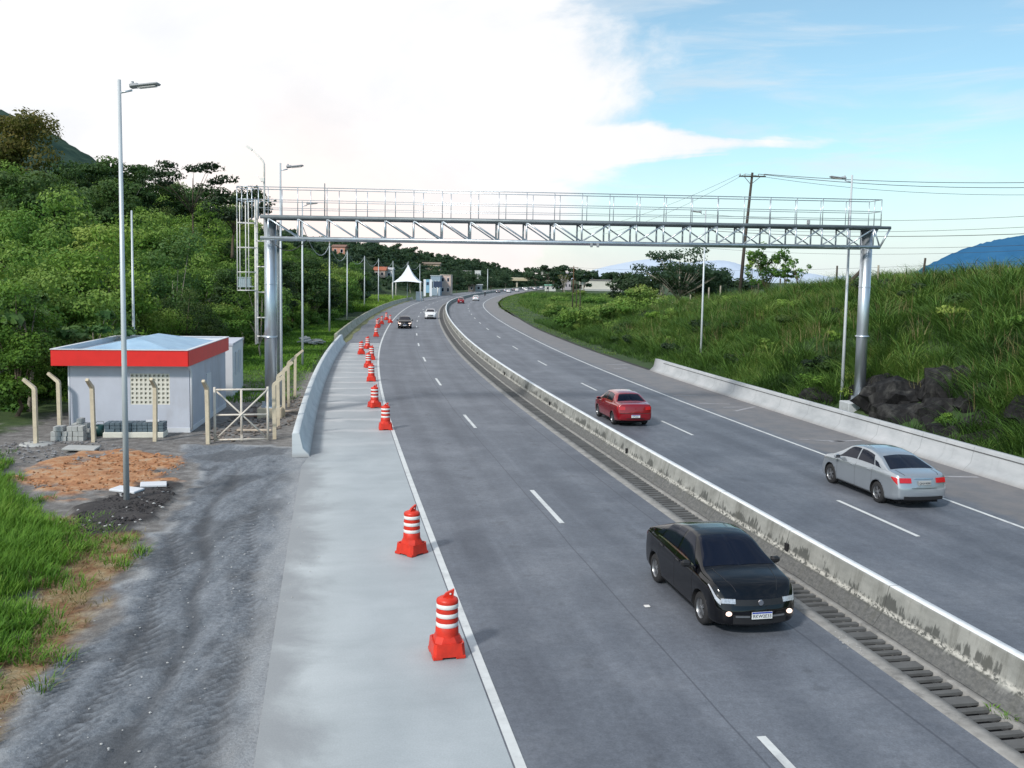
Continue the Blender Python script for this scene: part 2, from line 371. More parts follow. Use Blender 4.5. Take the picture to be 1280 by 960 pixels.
def hd(y):return math.atan2(-float(slp(y)),1.)      # rotation about z of the +Y direction of travel
def sweep(prof,ys,closed=False):
    ys=np.asarray(ys,float);k=len(prof);V=[];UV=[]
    for o,z in prof:
        oo=np.asarray(o(ys)) if callable(o) else np.full_like(ys,o)
        x,y,_=P(ys,oo);V.append(np.stack([x,y,np.full_like(ys,z)],1));UV.append(np.stack([oo,arc(ys)],1))
    V=np.stack(V,1).reshape(-1,3);UV=np.stack(UV,1).reshape(-1,2)
    n=len(ys);i=np.arange(n-1)[:,None]*k;j=np.arange(k-1)[None,:]
    F=np.stack([i+j,i+j+1,i+j+1+k,i+j+k],-1).reshape(-1,4)
    return V,F,UV
def sweep_obj(name,prof,ys,mat,parent=None,caps=False,smooth=False):
    V,F,UV=sweep(prof,ys)
    me=npmesh(name,V,F,uv=UV,smooth=smooth)
    if caps:
        import bmesh
        bm=bmesh.new();bm.from_mesh(me);bm.verts.ensure_lookup_table();k=len(prof);n=len(ys)
        bm.faces.new([bm.verts[i] for i in range(k)]);bm.faces.new([bm.verts[(n-1)*k+i] for i in range(k-1,-1,-1)])
        bmesh.ops.recalc_face_normals(bm,faces=bm.faces);bm.to_mesh(me);bm.free()
    return link(name,me,mat,parent)
YS=np.concatenate([np.arange(-20,120,2.),np.arange(120,400,5.),np.arange(400,1300,15.)])
def vnoise(x,y,seed=0):
    xi=np.floor(x).astype(int);yi=np.floor(y).astype(int);fx=x-xi;fy=y-yi
    def h(a,b):
        n=(a*374761393+b*668265263+seed*974634777)&0x7fffffff;n=((n^(n>>13))*1274126177)&0x7fffffff
        return ((n^(n>>16))&0xffff)/65535.
    fx=fx*fx*(3-2*fx);fy=fy*fy*(3-2*fy)
    return (h(xi,yi)*(1-fx)+h(xi+1,yi)*fx)*(1-fy)+(h(xi,yi+1)*(1-fx)+h(xi+1,yi+1)*fx)*fy
def fbm(x,y,s=0,oct=4):
    r=0;a=.5;
    for i in range(oct):r=r+a*vnoise(x*2**i,y*2**i,s+i);a*=.5
    return r/ (1-.5**oct)
def sst(t):t=np.clip(t,0,1);return t*t*(3-2*t)
def terr(x,y):
    x=np.asarray(x,float);y=np.asarray(y,float);o=offs(x,y)
    s0=np.interp(y,[0,56,70,100,150,210,240,330,420,520],[-26,-26,-23,-20,-18,-22,-33,-33,-24,-24])
    H=np.interp(y,[0,90,140,200,280,450,700,850,950],[7.6,8.,10.,12.,14.,14.,12.,6.,2.])
    d=s0-o
    zl=H*sst(d/28.)+np.clip(d-24,0,400)*.03+np.where(d>2,(fbm(x*.06,y*.06,3)-.5)*4*sst((d-2)/20),0)
    zl=zl+np.where(o<-13,(fbm(x*.3,y*.3,9)-.5)*.25*sst((-o-13)/4),0)
    Hb=np.interp(y,[0,30,60,73,87,107,127,142],[7.5,7.5,7.0,6.3,5.3,3.9,1.2,0.])
    s=np.clip((o-13.8)/16.5,0,1)
    zr=Hb*(1-(1-s)**1.55)+np.clip(o-30,0,60)*.03*np.clip(Hb/8,0,1)+(fbm(x*.16,y*.16,5)-.5)*2.0*sst((o-14)/5)*np.clip(Hb/5,.15,1)
    z=np.where(o<0,zl,zr)
    z=np.where((o>-13.1)&(o<11.4),-.10,z)
    return z
# ------------------------------------------------------------------ ground sheets
def groundmat():
    m,nt,b=newmat('grassy_ground');p=geo(nt)
    n1=noise(nt,p,.12,6,.65);n2=noise(nt,p,1.3,5,.7)
    c=ramp(nt,n1,[(.3,(.014,.032,.010)),(.5,(.026,.062,.014)),(.7,(.055,.095,.024))])
    c=mixc(nt,math_(nt,'MULTIPLY',smooth_(nt,n2,.45,.7),.5),c,(.02,.03,.012))
    nt.links.new(c,b.inputs['Base Color']);b.inputs['Roughness'].default_value=.95;bump(nt,b,n2,.8,.2);return m
M['ground']=groundmat()
oL=np.concatenate([[-900,-600,-400,-300,-240,-200,-170,-145],np.arange(-130,-60,6.),np.arange(-60,-12.9,1.5),[-12.6,-6,0,6,11.2,11.5],np.arange(12.,34,1.),np.arange(34,60,4.),[64,75,90,110,140,180,250,350,500,700,1000]])
yL=np.concatenate([[-60,-40,-20,-10],np.arange(-4,150,1.5),np.arange(150,420,5.),np.arange(420,1400,25.)])
def clampo(o,ys):return o
OO,YY=np.meshgrid(oL,yL)
X,Y,_=P(YY,OO)
# keep rows from folding far away from the bend: use straight columns beyond 60 m
far=np.abs(OO)>60
Y=np.where(far,YY-np.sign(OO)*60*slp(YY)/np.sqrt(1+slp(YY)**2),Y)
Z=terr(X,Y)
Z=np.where((OO>-13.1)&(OO<11.45),-.32,Z)
# leave room for the fine yard sheet
inyard=(X>-24)&(X<-4)&(Y>4)&(Y<62)&(OO<-11.2)
Z=np.where(inyard,np.minimum(Z,-.18),Z)
k=len(oL);i=np.arange(len(yL)-1)[:,None]*k;j=np.arange(k-1)[None,:]
F=np.stack([i+j,i+j+1,i+j+1+k,i+j+k],-1).reshape(-1,4)
link('ground',npmesh('ground',np.stack([X,Y,Z],-1).reshape(-1,3),F,smooth=True),M['ground'])['kind']='structure'
# horizon sheet
mb=MB();mb.quad((-9000,-300,-.6),(9000,-300,-.6),(9000,14000,-.6),(-9000,14000,-.6))
tag(mb.build('plain',M['ground']),kind='structure')
# yard: gravel track, soil and dust as painted weights on one fine sheet
def inpoly(x,y,poly):
    c=np.zeros(x.shape,bool);n=len(poly)
    for a in range(n):
        x1,y1=poly[a];x2,y2=poly[(a+1)%n]
        if y1==y2:continue
        t=((y1>y)!=(y2>y))&(x<(x2-x1)*(y-y1)/(y2-y1)+x1);c^=t
    return c
def pdist(x,y,poly,closed=True):
    d=np.full(x.shape,1e9);n=len(poly)
    for a in range(n if closed else n-1):
        x1,y1=poly[a];x2,y2=poly[(a+1)%n];dx,dy=x2-x1,y2-y1;L=dx*dx+dy*dy+1e-9
        t=np.clip(((x-x1)*dx+(y-y1)*dy)/L,0,1);d=np.minimum(d,np.hypot(x-x1-t*dx,y-y1-t*dy))
    return d
def sd(x,y,poly):
    d=pdist(x,y,poly);return np.where(inpoly(x,y,poly),d,-d)
G_TRACK=[(-6.9,6),(-6.9,12.2),(-7.4,13.8),(-7.5,14.8),(-7.4,15.8),(-7.3,16.5),(-7.4,17.7),(-7.7,18.6),(-8.2,19.1),(-8.3,20.4),(-8.7,22.3),(-9.2,25.4),(-9.9,29.4),(-10.9,32.0),(-12.0,34.0),(-12.3,35.4),(-7.6,35.6),(-3.,35),(-1,6)]
G_ORANGE=[(-14.8,28.2),(-15.7,30.8),(-15.4,33.0),(-14.4,34.3),(-12.6,33.7),(-10.9,31.0),(-10.5,28.9),(-11.5,27.2),(-13.4,27.0)]
G_DARK=[(-11.8,25.0),(-11.8,27.1),(-11.1,28.7),(-10.1,28.8),(-9.5,25.4),(-9.6,23.2),(-10.3,22.6),(-11.2,23.8)]
G_BROWN=[(-12.6,24.6),(-11,24),(-9.6,22.6),(-8.8,21.0),(-8.5,18.8),(-7.9,16.3),(-7.5,13.6),(-7.1,11.5),(-7.9,13.5),(-8.3,16.4),(-9.2,18.3),(-10.0,20.9),(-11.2,23.6)]
G_GRASS=[(-30,5),(-30,33.2),(-18.7,33.4),(-15.6,29.4),(-13.9,26.9),(-12.0,24.4),(-10.9,22.9),(-10.0,20.6),(-9.1,17.9),(-8.3,16.2),(-8.0,14.6),(-7.8,13.4),(-7.2,11),(-7,5)]
gx=np.arange(-30,-1.8,.09);gy=np.concatenate([np.arange(4.5,40,.09),np.arange(40,64,.3)])
GX,GY=np.meshgrid(gx,gy)
OY=offs(GX,GY)
nz=fbm(GX*1.3,GY*1.3,1)-.5;nzb=fbm(GX*.45,GY*.45,11)-.5
dt=sd(GX,GY,G_TRACK)+nz*.9
w_tr=sst(dt/.35+.5)
w_or=sst((sd(GX,GY,G_ORANGE)+nz*3.2+nzb*1.5)/.6+.4)
w_dk=sst((sd(GX,GY,G_DARK)+nz*1.2)/.3+.5)
w_br=sst((sd(GX,GY,G_BROWN)+nz*1.7)/.5+1.15)*(1-w_tr)
w_gr=sst((sd(GX,GY,G_GRASS)+nz*1.6)/.5+.3)*(1-w_br)
# back of the site beyond the fence turns to grass
w_gr=np.maximum(w_gr,sst((GY-53+nz*6)/3.)*sst((-OY-12.6)/.8+.2))
w_gr=np.maximum(w_gr,sst((-GX-20.0+nz*3)/1.2)*(GY>30))
lat=OY+11.6+ (fbm(GX*.12,GY*.12,21)-.5)*1.5
ruts=np.zeros_like(GX)
for c,a in((-.75,.5),(-1.9,1.),(-2.75,.8),(-3.5,.7),(-4.3,.5)):
    ruts=ruts+a*np.exp(-((lat-c)/.16)**2)
ruts=ruts*sst((34-GY)/6)
tband=sum(np.exp(-((lat-c)/.32)**4) for c in(-.9,-2.7,-3.6,-4.6))
tyre=np.clip(np.sin((GY*1.0+np.abs(((lat*1.6+.3)%1)-.5)*.9+nz*.25)*2*np.pi/.30)*2.,-1,1)*.5*tband
H_=nz*.06+nzb*.08+w_tr*(-.05*ruts+tyre*.045*sst((27-GY)/8)+.045*(fbm(GX*5,GY*3,4)-.5)*2)
H_+=w_dk*(.10+.10*nz)+w_or*(.06+.12*nz)*(1-w_dk)+ w_gr*.12
H_+=np.exp(-((dt-.1)/.16)**2)*.035
# the yard tilts up a touch towards the hut
ZY=.0+H_*.9
ZY=ZY*sst((-OY-11.62)/.35)-.02*(1-sst((-OY-11.62)/.35))
ZY=np.where(OY>-11.66,-.012,ZY)
ZY=np.where(GY>35,np.where(OY>-12.1,-.02,ZY*.8),ZY)
edge=np.minimum.reduce([GX+30,GY-4.5,64-GY]);ZY=ZY-.3*(1-sst(edge/.8))
ZY=ZY+np.maximum(terr(GX,GY),0)*sst((-OY-22)/3)
keep=(OY<-11.3)
n0,n1_=GX.shape;idx=np.arange(n0*n1_).reshape(n0,n1_)
fk=keep[:-1,:-1]|keep[1:,1:]
Fq=np.stack([idx[:-1,:-1],idx[:-1,1:],idx[1:,1:],idx[1:,:-1]],-1)[fk]
used=np.unique(Fq);remap=np.full(n0*n1_,-1);remap[used]=np.arange(len(used))
Vy=np.stack([GX,GY,ZY],-1).reshape(-1,3)[used]
def yardmat():
    m,nt,b=newmat('yard_soil_and_gravel');p=geo(nt)
    def at(n):
        a=N(nt,'ShaderNodeAttribute');a.attribute_name=n;return a.outputs['Fac']
    f1=noise(nt,p,2.2,7,.7);f2=noise(nt,p,22,4,.7);f3=noise(nt,scl(nt,p,(3.2,.5,1)),1.,5,.65)
    c=ramp(nt,f1,[(.3,(.085,.080,.078)),(.5,(.17,.162,.156)),(.7,(.29,.285,.28))])
    gr=ramp(nt,f1,[(.25,(.02,.045,.012)),(.6,(.05,.09,.02)),(.8,(.12,.12,.05))])
    br=ramp(nt,f1,[(.28,(.09,.045,.02)),(.42,(.22,.11,.05)),(.55,(.30,.21,.11)),(.7,(.42,.34,.22))])
    og=ramp(nt,f1,[(.28,(.20,.085,.04)),(.42,(.36,.16,.07)),(.55,(.46,.25,.13)),(.68,(.40,.33,.24)),(.8,(.42,.39,.35))])
    dk=ramp(nt,f1,[(.3,(.022,.02,.022)),(.6,(.05,.045,.045)),(.8,(.11,.10,.10))])
    tr=ramp(nt,f3,[(.3,(.075,.088,.108)),(.5,(.145,.165,.192)),(.72,(.27,.29,.32))])
    tr=mixc(nt,.4,tr,ramp(nt,noise(nt,p,9.,6,.75),[(.36,(.05,.06,.075)),(.6,(.27,.295,.325))]),'MIX')
    tr=mixc(nt,math_(nt,'MULTIPLY',smooth_(nt,f1,.5,.72),.5),tr,(.26,.275,.295))
    tr=mixc(nt,math_(nt,'MULTIPLY',at('rut'),.8),tr,(.048,.052,.06))
    c=mixc(nt,at('grassy'),c,gr);c=mixc(nt,at('brown'),c,br);c=mixc(nt,at('orange'),c,og)
    c=mixc(nt,at('dark'),c,dk);c=mixc(nt,at('track'),c,tr)
    c=mixc(nt,at('rim'),c,(.38,.39,.40))
    c=mixc(nt,.45,c,ramp(nt,f2,[(.3,(.25,.25,.25)),(.7,(.75,.75,.75))]),'OVERLAY')
    nt.links.new(c,b.inputs['Base Color']);b.inputs['Roughness'].default_value=.9;bump(nt,b,f2,.7,.03);return m
fl=lambda a:a.reshape(-1)[used]
rim=np.exp(-((dt-.12)/.16)**2)*sst((fbm(GX*.8,GY*.8,31)-.40)/.2)*.7+np.exp(-((OY+11.75+nz*.5)/.35)**2)*.55
me=npmesh('gravel_yard',Vy,remap[Fq],dict(grassy=fl(w_gr),brown=fl(w_br),orange=fl(w_or),dark=fl(w_dk),track=fl(w_tr),rim=fl(rim*(1-w_dk)),rut=fl(np.clip(ruts*.8-tyre*.9*sst((30-GY)/8)+sst((fbm(GX*.9,GY*.5,41)-.56)/.1)*.6,0,1))),smooth=True)
link('gravel_yard',me,yardmat())['kind']='structure'
# ------------------------------------------------------------------ road
lo=lambda ys:np.interp(ys,[0,60,95,200],[-11.35,-11.35,-11.9,-11.9])
ro=lambda ys:np.interp(ys,[0,66,90,120,180],[11.4,11.5,11.15,11.0,12.2])
tag(sweep_obj('left_carriageway',[(lo,0.)]+[(a,0.) for a in(-8.15,-6,-4,-2,-1.28)],YS,M['asphalt']),kind='structure')
tag(sweep_obj('right_carriageway',[(a,0.) for a in(.5,2,4,6,8)]+[(ro,0.)],YS,M['asphalt']),kind='structure')
YN=YS[(YS>=-20)&(YS<=92)]
tag(sweep_obj('concrete_shoulder',[(lambda y:np.where(y<35.9,-11.62,-11.4),-.02),(lambda y:np.where(y<35.9,-11.6,-11.38),.004),(-9.8,.004),(-8.2,.004)],YN,M['slab']),kind='structure')
lp=[];
def stripe(mb,o,w,y0,y1,z=.009,step=3.):
    n=max(2,int(abs(y1-y0)/step)+1);ys=np.linspace(y0,y1,n)
    a=[P(y,o-w/2,z) for y in ys];b=[P(y,o+w/2,z) for y in ys]
    for i in range(n-1):mb.quad(a[i],b[i],b[i+1],a[i+1])
mb=MB();stripe(mb,-8.1,.15,-10,600);stripe(mb,7.9,.13,-10,600)
tag(mb.build('edge_lines',M['line']),kind='structure')
mb=MB()
for y0 in(-5.6,10.0):stripe(mb,-4.5,.14,y0,y0+4.)
for kk in range(0,22):
    y0=25.7+15.75*kk;stripe(mb,-4.5,.14,y0,y0+3.9)
for kk in range(-1,22):
    y0=23.3+15.6*kk;stripe(mb,4.45,.13,y0,y0+3.95)
tag(mb.build('lane_dashes',M['line']),kind='structure')
mb=MB()       # worn marks of the hatched area on the far shoulder
for (y,o,l,w,r) in((37.2,9.5,1.9,.20,.0),(37.0,10.4,1.5,.22,.5),(48.6,9.4,1.6,.2,.1),(46.5,10.2,2.4,.24,1.1),(47.2,9.9,1.2,.2,.4),(31.0,9.4,1.2,.18,.8),(52.0,9.0,1.4,.16,.3),(30.0,10.4,1.6,.2,.2),(68,9.6,1.6,.3,.9),(71,10.2,1.8,.3,.2)):
    c=P(y,o,.006);mb.box((c[0],c[1],.006),(l,w,.004),rz=-.2+r)
tag(mb.build('worn_road_marks',M['mark']),kind='structure')
# drainage channel with slotted covers along the median
YM=YS[YS<=420]
dr=thing('drainage_channel','concrete drainage gutter with a long row of slots along the foot of the median barrier','drain',P(12.,-.85,0.))
def sweep_child(name,prof,ys,mat,par,**k):
    o=sweep_obj(name,prof,ys,mat,None,**k);o.parent=par;o.location=(-par.location.x,-par.location.y,-par.location.z);return o
M['gutter']=simple('gutter_concrete',(.105,.108,.11),.9,0,.25,2.,.3,dirt=((.06,.06,.06),.7))
M['lip']=simple('gutter_lip',(.27,.265,.255),.9,0,.25,3.,.3,dirt=((.10,.10,.10),.8))
sweep_child('outer_kerb',[(-1.40,-.02),(-1.38,.010),(-1.22,.012),(-1.10,.02),(-1.10,-.2)],YM,M['lip'],dr)
sweep_child('inner_kerb',[(-.56,-.2),(-.56,.02),(-.53,.03),(-.43,.03),(-.41,-.02)],YM,M['lip'],dr)
sweep_child('channel_floor',[(-1.105,-.19),(-.555,-.19)],YM,M['dark'],dr)
sweep_child('far_cover',[(-1.1,-.03),(-.56,-.03)],np.arange(95,420,5.),M['rock0'],dr)
mb=MB();y=8.
while y<95:
    cnt=globals().get('cnt',0)+1
    w=.24 if cnt%5==0 else .115
    ys0,ys1=y,y+w
    a=[P(ys0,-1.1,-.005),P(ys0,-.56,-.005),P(ys1,-.56,-.005),P(ys1,-1.1,-.005)];bq=[(q[0],q[1],-.05) for q in a]
    mb.add(a+bq,[(0,1,2,3),(4,5,1,0),(5,6,2,1),(6,7,3,2),(7,4,0,3)])
    y+=w+.135
mb.build('slotted_cover',M['gutter'],dr,world=True)
# median barrier
md=thing('median_barrier','long weathered grey concrete median barrier with white top and black stains','barrier',P(12.,0,0))
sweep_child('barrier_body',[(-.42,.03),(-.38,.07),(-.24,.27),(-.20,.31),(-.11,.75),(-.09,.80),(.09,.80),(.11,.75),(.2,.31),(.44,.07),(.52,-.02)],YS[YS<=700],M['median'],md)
for y,t in((21.5,0),(33.5,1),(46.,0),(60.,1),(76,0),(93,0)):
    mb=MB();a=P(y,-.205,.43);mb.box(a,(.05,.14,.17),rz=hd(y));mb.build('drain_hole',M['dark'],md,world=True)
M['rust']=simple('rusty_weeds',(.13,.07,.035),.95,0,.4,9)
# right barrier, left barrier, far guard wall
rb=thing('roadside_barrier','smooth light grey concrete barrier at the foot of the grassy bank','barrier',P(30.,11.6,0))
sweep_child('barrier_body',[(11.40,0.),(11.44,.07),(11.68,.28),(11.80,.83),(11.82,.86),(12.02,.86),(12.04,.83),(12.1,.3),(12.25,0.)],np.concatenate([np.arange(14,66,1.5),[66.6]]),M['bar_right'],rb,caps=True)
sweep_child('top_coping',[(11.755,.70),(11.762,.72),(11.785,.735)],np.arange(15,66,1.5),M['gutter'],rb)
lb=thing('roadside_barrier','new pale concrete barrier starting beside the white gate','barrier',P(36.,-11.6,0))
sweep_child('barrier_body',[(-11.38,0.),(-11.42,.08),(-11.62,.30),(-11.74,.83),(-11.77,.86),(-11.97,.86),(-12.0,.83),(-12.0,0.)],np.concatenate([[35.6,36.4,37.5],np.arange(39,93,1.5)]),M['bar_left'],lb,caps=True)
fw=thing('guard_wall','old mossy concrete guard wall curving away beyond the pale barrier','barrier',P(93.,-12.2,0))
sweep_child('barrier_body',[(-12.0,0.),(-12.05,.05),(-12.3,.25),(-12.38,.78),(-12.6,.80),(-12.62,0.)],np.arange(92.6,262,3.),M['bar_far'],fw,caps=True)
# overgrown verge strip in front of the far guard wall
YV=np.arange(92,250,3.)
tag(sweep_obj('verge',[(-12.05,.03),(lambda y:-11.35+.15*np.sin(y*.4),.015)],YV,simple('mossy_verge',(.16,.17,.07),.95,0,.4,.6,.5)),kind='structure')
# ------------------------------------------------------------------ grass
def blades(px,py,pz,h,nb,spread,width,lean=.45,tint=None,seg=2,seed=1):
    r=np.random.default_rng(seed);n=len(px);
    cxn=np.repeat(px,nb);cyn=np.repeat(py,nb);czn=np.repeat(pz,nb);hh=np.repeat(h,nb)*r.uniform(.55,1.15,n*nb)
    a=r.uniform(0,2*np.pi,n*nb);rr=spread*np.sqrt(r.uniform(0,1,n*nb));bx=cxn+rr*np.cos(a);by=cyn+rr*np.sin(a)
    la=a+r.normal(0,.5,n*nb);ln=hh*lean*r.uniform(.4,1.5,n*nb)
    wa=la+np.pi/2+r.normal(0,.5,n*nb);w=width*r.uniform(.6,1.3,n*nb)
    V=[];T=[];t0=np.repeat(tint if tint is not None else r.uniform(.2,.8,n),nb)+r.normal(0,.12,n*nb)
    for s in range(seg+1):
        f=s/seg;k=w*(1-f)**.7*.5+.002
        X=bx+np.cos(la)*ln*f**1.8;Y=by+np.sin(la)*ln*f**1.8;Z=czn+hh*(f-.28*lean*f**3)
        V.append(np.stack([X-np.cos(wa)*k,Y-np.sin(wa)*k,Z],1));V.append(np.stack([X+np.cos(wa)*k,Y+np.sin(wa)*k,Z],1))
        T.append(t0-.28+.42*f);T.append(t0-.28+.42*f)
    V=np.stack(V,1).reshape(-1,3);T=np.stack(T,1).reshape(-1);m=2*(seg+1)
    b=np.arange(n*nb)[:,None]*m
    F=np.concatenate([b+np.array([2*s,2*s+1,2*s+3,2*s+2]) for s in range(seg)])
    return V,F,T
def join(parts):
    V=[];F=[];T=[];k=0
    for v,f,t in parts:V.append(v);F.append(f+k);T.append(t);k+=len(v)
    return np.concatenate(V),np.concatenate(F),np.concatenate(T)
def stuff(name,parts,mat,label,cat):
    V,F,T=join(parts);return tag(link(name,npmesh(name,V,F,dict(tint=T)),mat),label,cat,kind='stuff')
# near left verge grass
r=np.random.default_rng(3)
n=11000;px=r.uniform(-22,-6.8,n);py=8.2+(35-8.2)*r.uniform(0,1,n)**1.15
s_=sd(px,py,G_GRASS)+ (fbm(px*1.3,py*1.3,1)-.5)*1.6
keep=(s_>.05)&(np.abs(px/py)<.62)
px,py,s_=px[keep],py[keep],s_[keep]
hh=(.16+.36*np.clip(s_/1.3,0,1))*(.6+.8*fbm(px*.6,py*.6,8))
P1=blades(px,py,np.full_like(px,.08),hh,16,.22,.020,.55,tint=.30+.5*fbm(px*.9,py*.9,15)+.1*np.clip(s_,0,1)-.1,seg=3,seed=4)
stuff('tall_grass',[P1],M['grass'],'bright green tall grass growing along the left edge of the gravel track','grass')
n=1500;px=r.uniform(-14,-7,n);py=r.uniform(10,26,n)
s_=sd(px,py,G_BROWN)+(fbm(px*1.3,py*1.3,1)-.5)*1.5;keep=s_>-.25;px,py=px[keep],py[keep]
P2=blades(px,py,np.full_like(px,.03),.10+.14*fbm(px,py,8),9,.25,.012,1.3,seg=2,seed=5)
kp=fbm(px*.9,py*.9,44)>.53;P2g=blades(px[kp],py[kp],np.full(kp.sum(),.03),.14+.2*fbm(px[kp],py[kp],8),16,.22,.016,.8,tint=np.full(kp.sum(),.6),seg=2,seed=35)
stuff('grass_tufts',[P2g],M['grass'],'small green tufts scattered over the brown strip beside the gravel track','grass')
stuff('dry_grass',[P2],M['straw'],'dry straw coloured grass on the strip of bare soil beside the gravel track','grass')
# far left lawn behind the barrier, short
n=9000;yy=r.uniform(50,135,n);oo=r.uniform(-24,-12.9,n);px,py,_=P(yy,oo);z0=np.maximum(terr(px,py),0)
P3=blades(px,py,z0-.02,.18+.35*fbm(px*.3,py*.3,8)*np.clip((-oo-12.5)/6,.2,1.5),8,.45,.05,.6,tint=.25+.6*fbm(px*.25,py*.25,17),seg=2,seed=6)
n=4500;yy=r.uniform(170,260,n);oo=r.uniform(-26,-13.3,n);px,py,_=P(yy,oo);z0=np.maximum(terr(px,py),0)
P3b=blades(px,py,z0-.02,1.0+.9*fbm(px*.2,py*.2,8),7,.8,.16,.5,tint=.55+.4*fbm(px*.25,py*.25,17),seg=2,seed=16)
stuff('lawn',[P3,P3b],M['grass'],'green grass strip between the left barrier and the forest','grass')
# right bank
n=15500;yy=28+115*r.uniform(0,1,n)**1.25;oo=13.0+20*r.uniform(0,1,n)**.9;px,py,_=P(yy,oo);z0=terr(px,py)
mass=fbm(px*.22,py*.22,33)
dens=(mass+.3*fbm(px*.8,py*.8,2))
rock=(np.hypot((px-18.4)/1.2,(py-41.0)/4.2)<1.)&(z0<1.8)
keep=(~rock)&(np.hypot(px-17.1,py-46.0)>1.15)&~((np.abs(px-16.6)<1.2)&(py>40.5)&(py<46))&(py>20)&(px/py<.60)
px,py,z0,mass,oo=px[keep],py[keep],z0[keep],mass[keep],oo[keep]
hb=.45+1.0*np.clip(mass-.25,0,.6)*1.6
tt=-.05+.75*fbm(px*.35,py*.35,51)+.5*fbm(px*.09,py*.09,52)-.22*sst((17-oo)/3)+.28*sst((oo-22)/7)
P4=blades(px,py,z0-.08,hb,19,.45,.037,.75,tint=tt,seg=3,seed=7)
n=2600;yy=40+90*r.uniform(0,1,n);oo=r.uniform(24,34,n);px,py,_=P(yy,oo);z0=terr(px,py)
P5=blades(px,py,z0-.05,.6+.5*r.uniform(0,1,n),7,.5,.03,.35,tint=.75+.3*r.uniform(0,1,n),seg=2,seed=8)
n=1700;yy=30+100*r.uniform(0,1,n)**1.2;oo=14.2+17*r.uniform(0,1,n);px,py,_=P(yy,oo);z0=terr(px,py);kp=(fbm(px*.3,py*.3,77)>.42)&(np.hypot(px-17.1,py-44.0)>3.2);px,py,z0=px[kp],py[kp],z0[kp]
P5b=blades(px,py,z0-.1,1.1+.9*r.uniform(0,1,len(px)),38,.28,.055,.85,tint=.25+.6*fbm(px*.5,py*.5,88),seg=3,seed=18)
n=900;yy=30+95*r.uniform(0,1,n);oo=r.uniform(15,31,n);px,py,_=P(yy,oo);z0=terr(px,py);kp=fbm(px*.25,py*.25,97)>.5;px,py,z0=px[kp],py[kp],z0[kp]
P5c=blades(px,py,z0,1.0+.6*r.uniform(0,1,len(px)),6,.5,.03,.3,tint=.5+.3*r.uniform(0,1,len(px)),seg=2,seed=28)
stuff('dry_stalks',[P5c],M['straw'],'dry straw coloured seed stalks standing in the bank grass','grass')
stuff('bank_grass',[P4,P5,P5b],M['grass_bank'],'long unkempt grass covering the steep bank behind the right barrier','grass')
# flat field on the right past the bank
n=9500;yy=80+300*r.uniform(0,1,n)**1.3;oo=11.9+62*r.uniform(0,1,n)**1.2;px,py,_=P(yy,oo);z0=terr(px,py)
h5=np.where(oo<17.,.16,.45+.8*fbm(px*.1,py*.1,61))*np.clip((yy/120)**.5,.8,2)
P6=blades(px,py,z0-.03,h5,8,.9,.12,.6,tint=np.where(oo<17.5,.72,-.05+1.1*fbm(px*.08,py*.08,71)),seg=2,seed=9)
stuff('field_grass',[P6],M['grass_bank'],'grassy field inside the far bend of the right carriageway','grass')
mb=MB();stripe(mb,0,0,0,1)if False else None
tag(sweep_obj('field_edge',[(lambda y:ro(y)-.12,.006),(lambda y:ro(y)+.25,.008)],np.arange(67,330,3.),simple('dark_road_edge',(.03,.032,.03),.95,0,.3,1.)),kind='structure')
# grass tuft growing out of the gutter
c=P(13.9,-.48,.03);P7=blades(np.array([c[0],c[0]-.12]),np.array([c[1],c[1]+.3]),np.array([.02,.02]),np.array([.10,.08]),26,.12,.012,1.,seg=2,seed=10)
tag(link('weed_tuft',npmesh('weed_tuft',P7[0],P7[1],dict(tint=P7[2])),M['grass']),'small weed tuft growing out of the gutter beside the median barrier','weed')
# ------------------------------------------------------------------ foliage
def crown(seed,R,Hc,z0,nb,leaves,leaf,shape='round',hole=.0,flat=.6):
    """leaf quads gathered in clumps through the crown volume; returns V,F,T and clump centres"""
    r=np.random.default_rng(seed);C=[]
    while len(C)<nb:
        p=r.uniform(-1,1,3)
        if np.dot(p,p)>1:continue
        if shape=='umbrella':
            q=np.array([p[0]*R,p[1]*R,z0+Hc*(.72+.22*p[2]-.35*(p[0]**2+p[1]**2))])
        elif shape=='column':
            q=np.array([p[0]*R*.8,p[1]*R*.8,z0+Hc*(.5+.5*p[2])])
        else:
            rr=.55+.45*np.linalg.norm(p)
            q=np.array([p[0]*R*rr,p[1]*R*rr,z0+Hc*(.5+.48*p[2]*rr)])
        C.append(q)
    C=np.array(C);br=R*(.42 if shape!='umbrella' else .34)*r.uniform(.6,1.1,nb)
    if shape=='sparse':br=br*.55
    idx=r.integers(0,nb,leaves)
    d=r.normal(size=(leaves,3));d/=np.linalg.norm(d,axis=1)[:,None];d[:,2]=d[:,2]*.8+.15
    rad=br[idx]*r.uniform(.35,1.08,leaves)**.6
    pos=C[idx]+d*rad[:,None]*np.array([1,1,flat])
    nrm=d+r.normal(0,.55,(leaves,3));nrm[:,2]+=.35;nrm/=np.linalg.norm(nrm,axis=1)[:,None]
    u=np.cross(nrm,r.normal(size=(leaves,3)));u/=np.linalg.norm(u,axis=1)[:,None];v=np.cross(nrm,u)
    s=leaf*r.uniform(.55,1.35,leaves)[:,None]
    u=u*s*.5;v=v*s*.32
    V=np.stack([pos-u,pos-v*.9,pos+u,pos+v*.9],1).reshape(-1,3)
    F=np.arange(leaves*4).reshape(-1,4)
    cz=(pos[:,2]-z0)/max(Hc,.1)
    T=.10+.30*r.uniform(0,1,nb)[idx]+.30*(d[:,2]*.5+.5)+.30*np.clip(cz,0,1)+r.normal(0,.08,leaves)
    return V,F,np.repeat(T,4),C
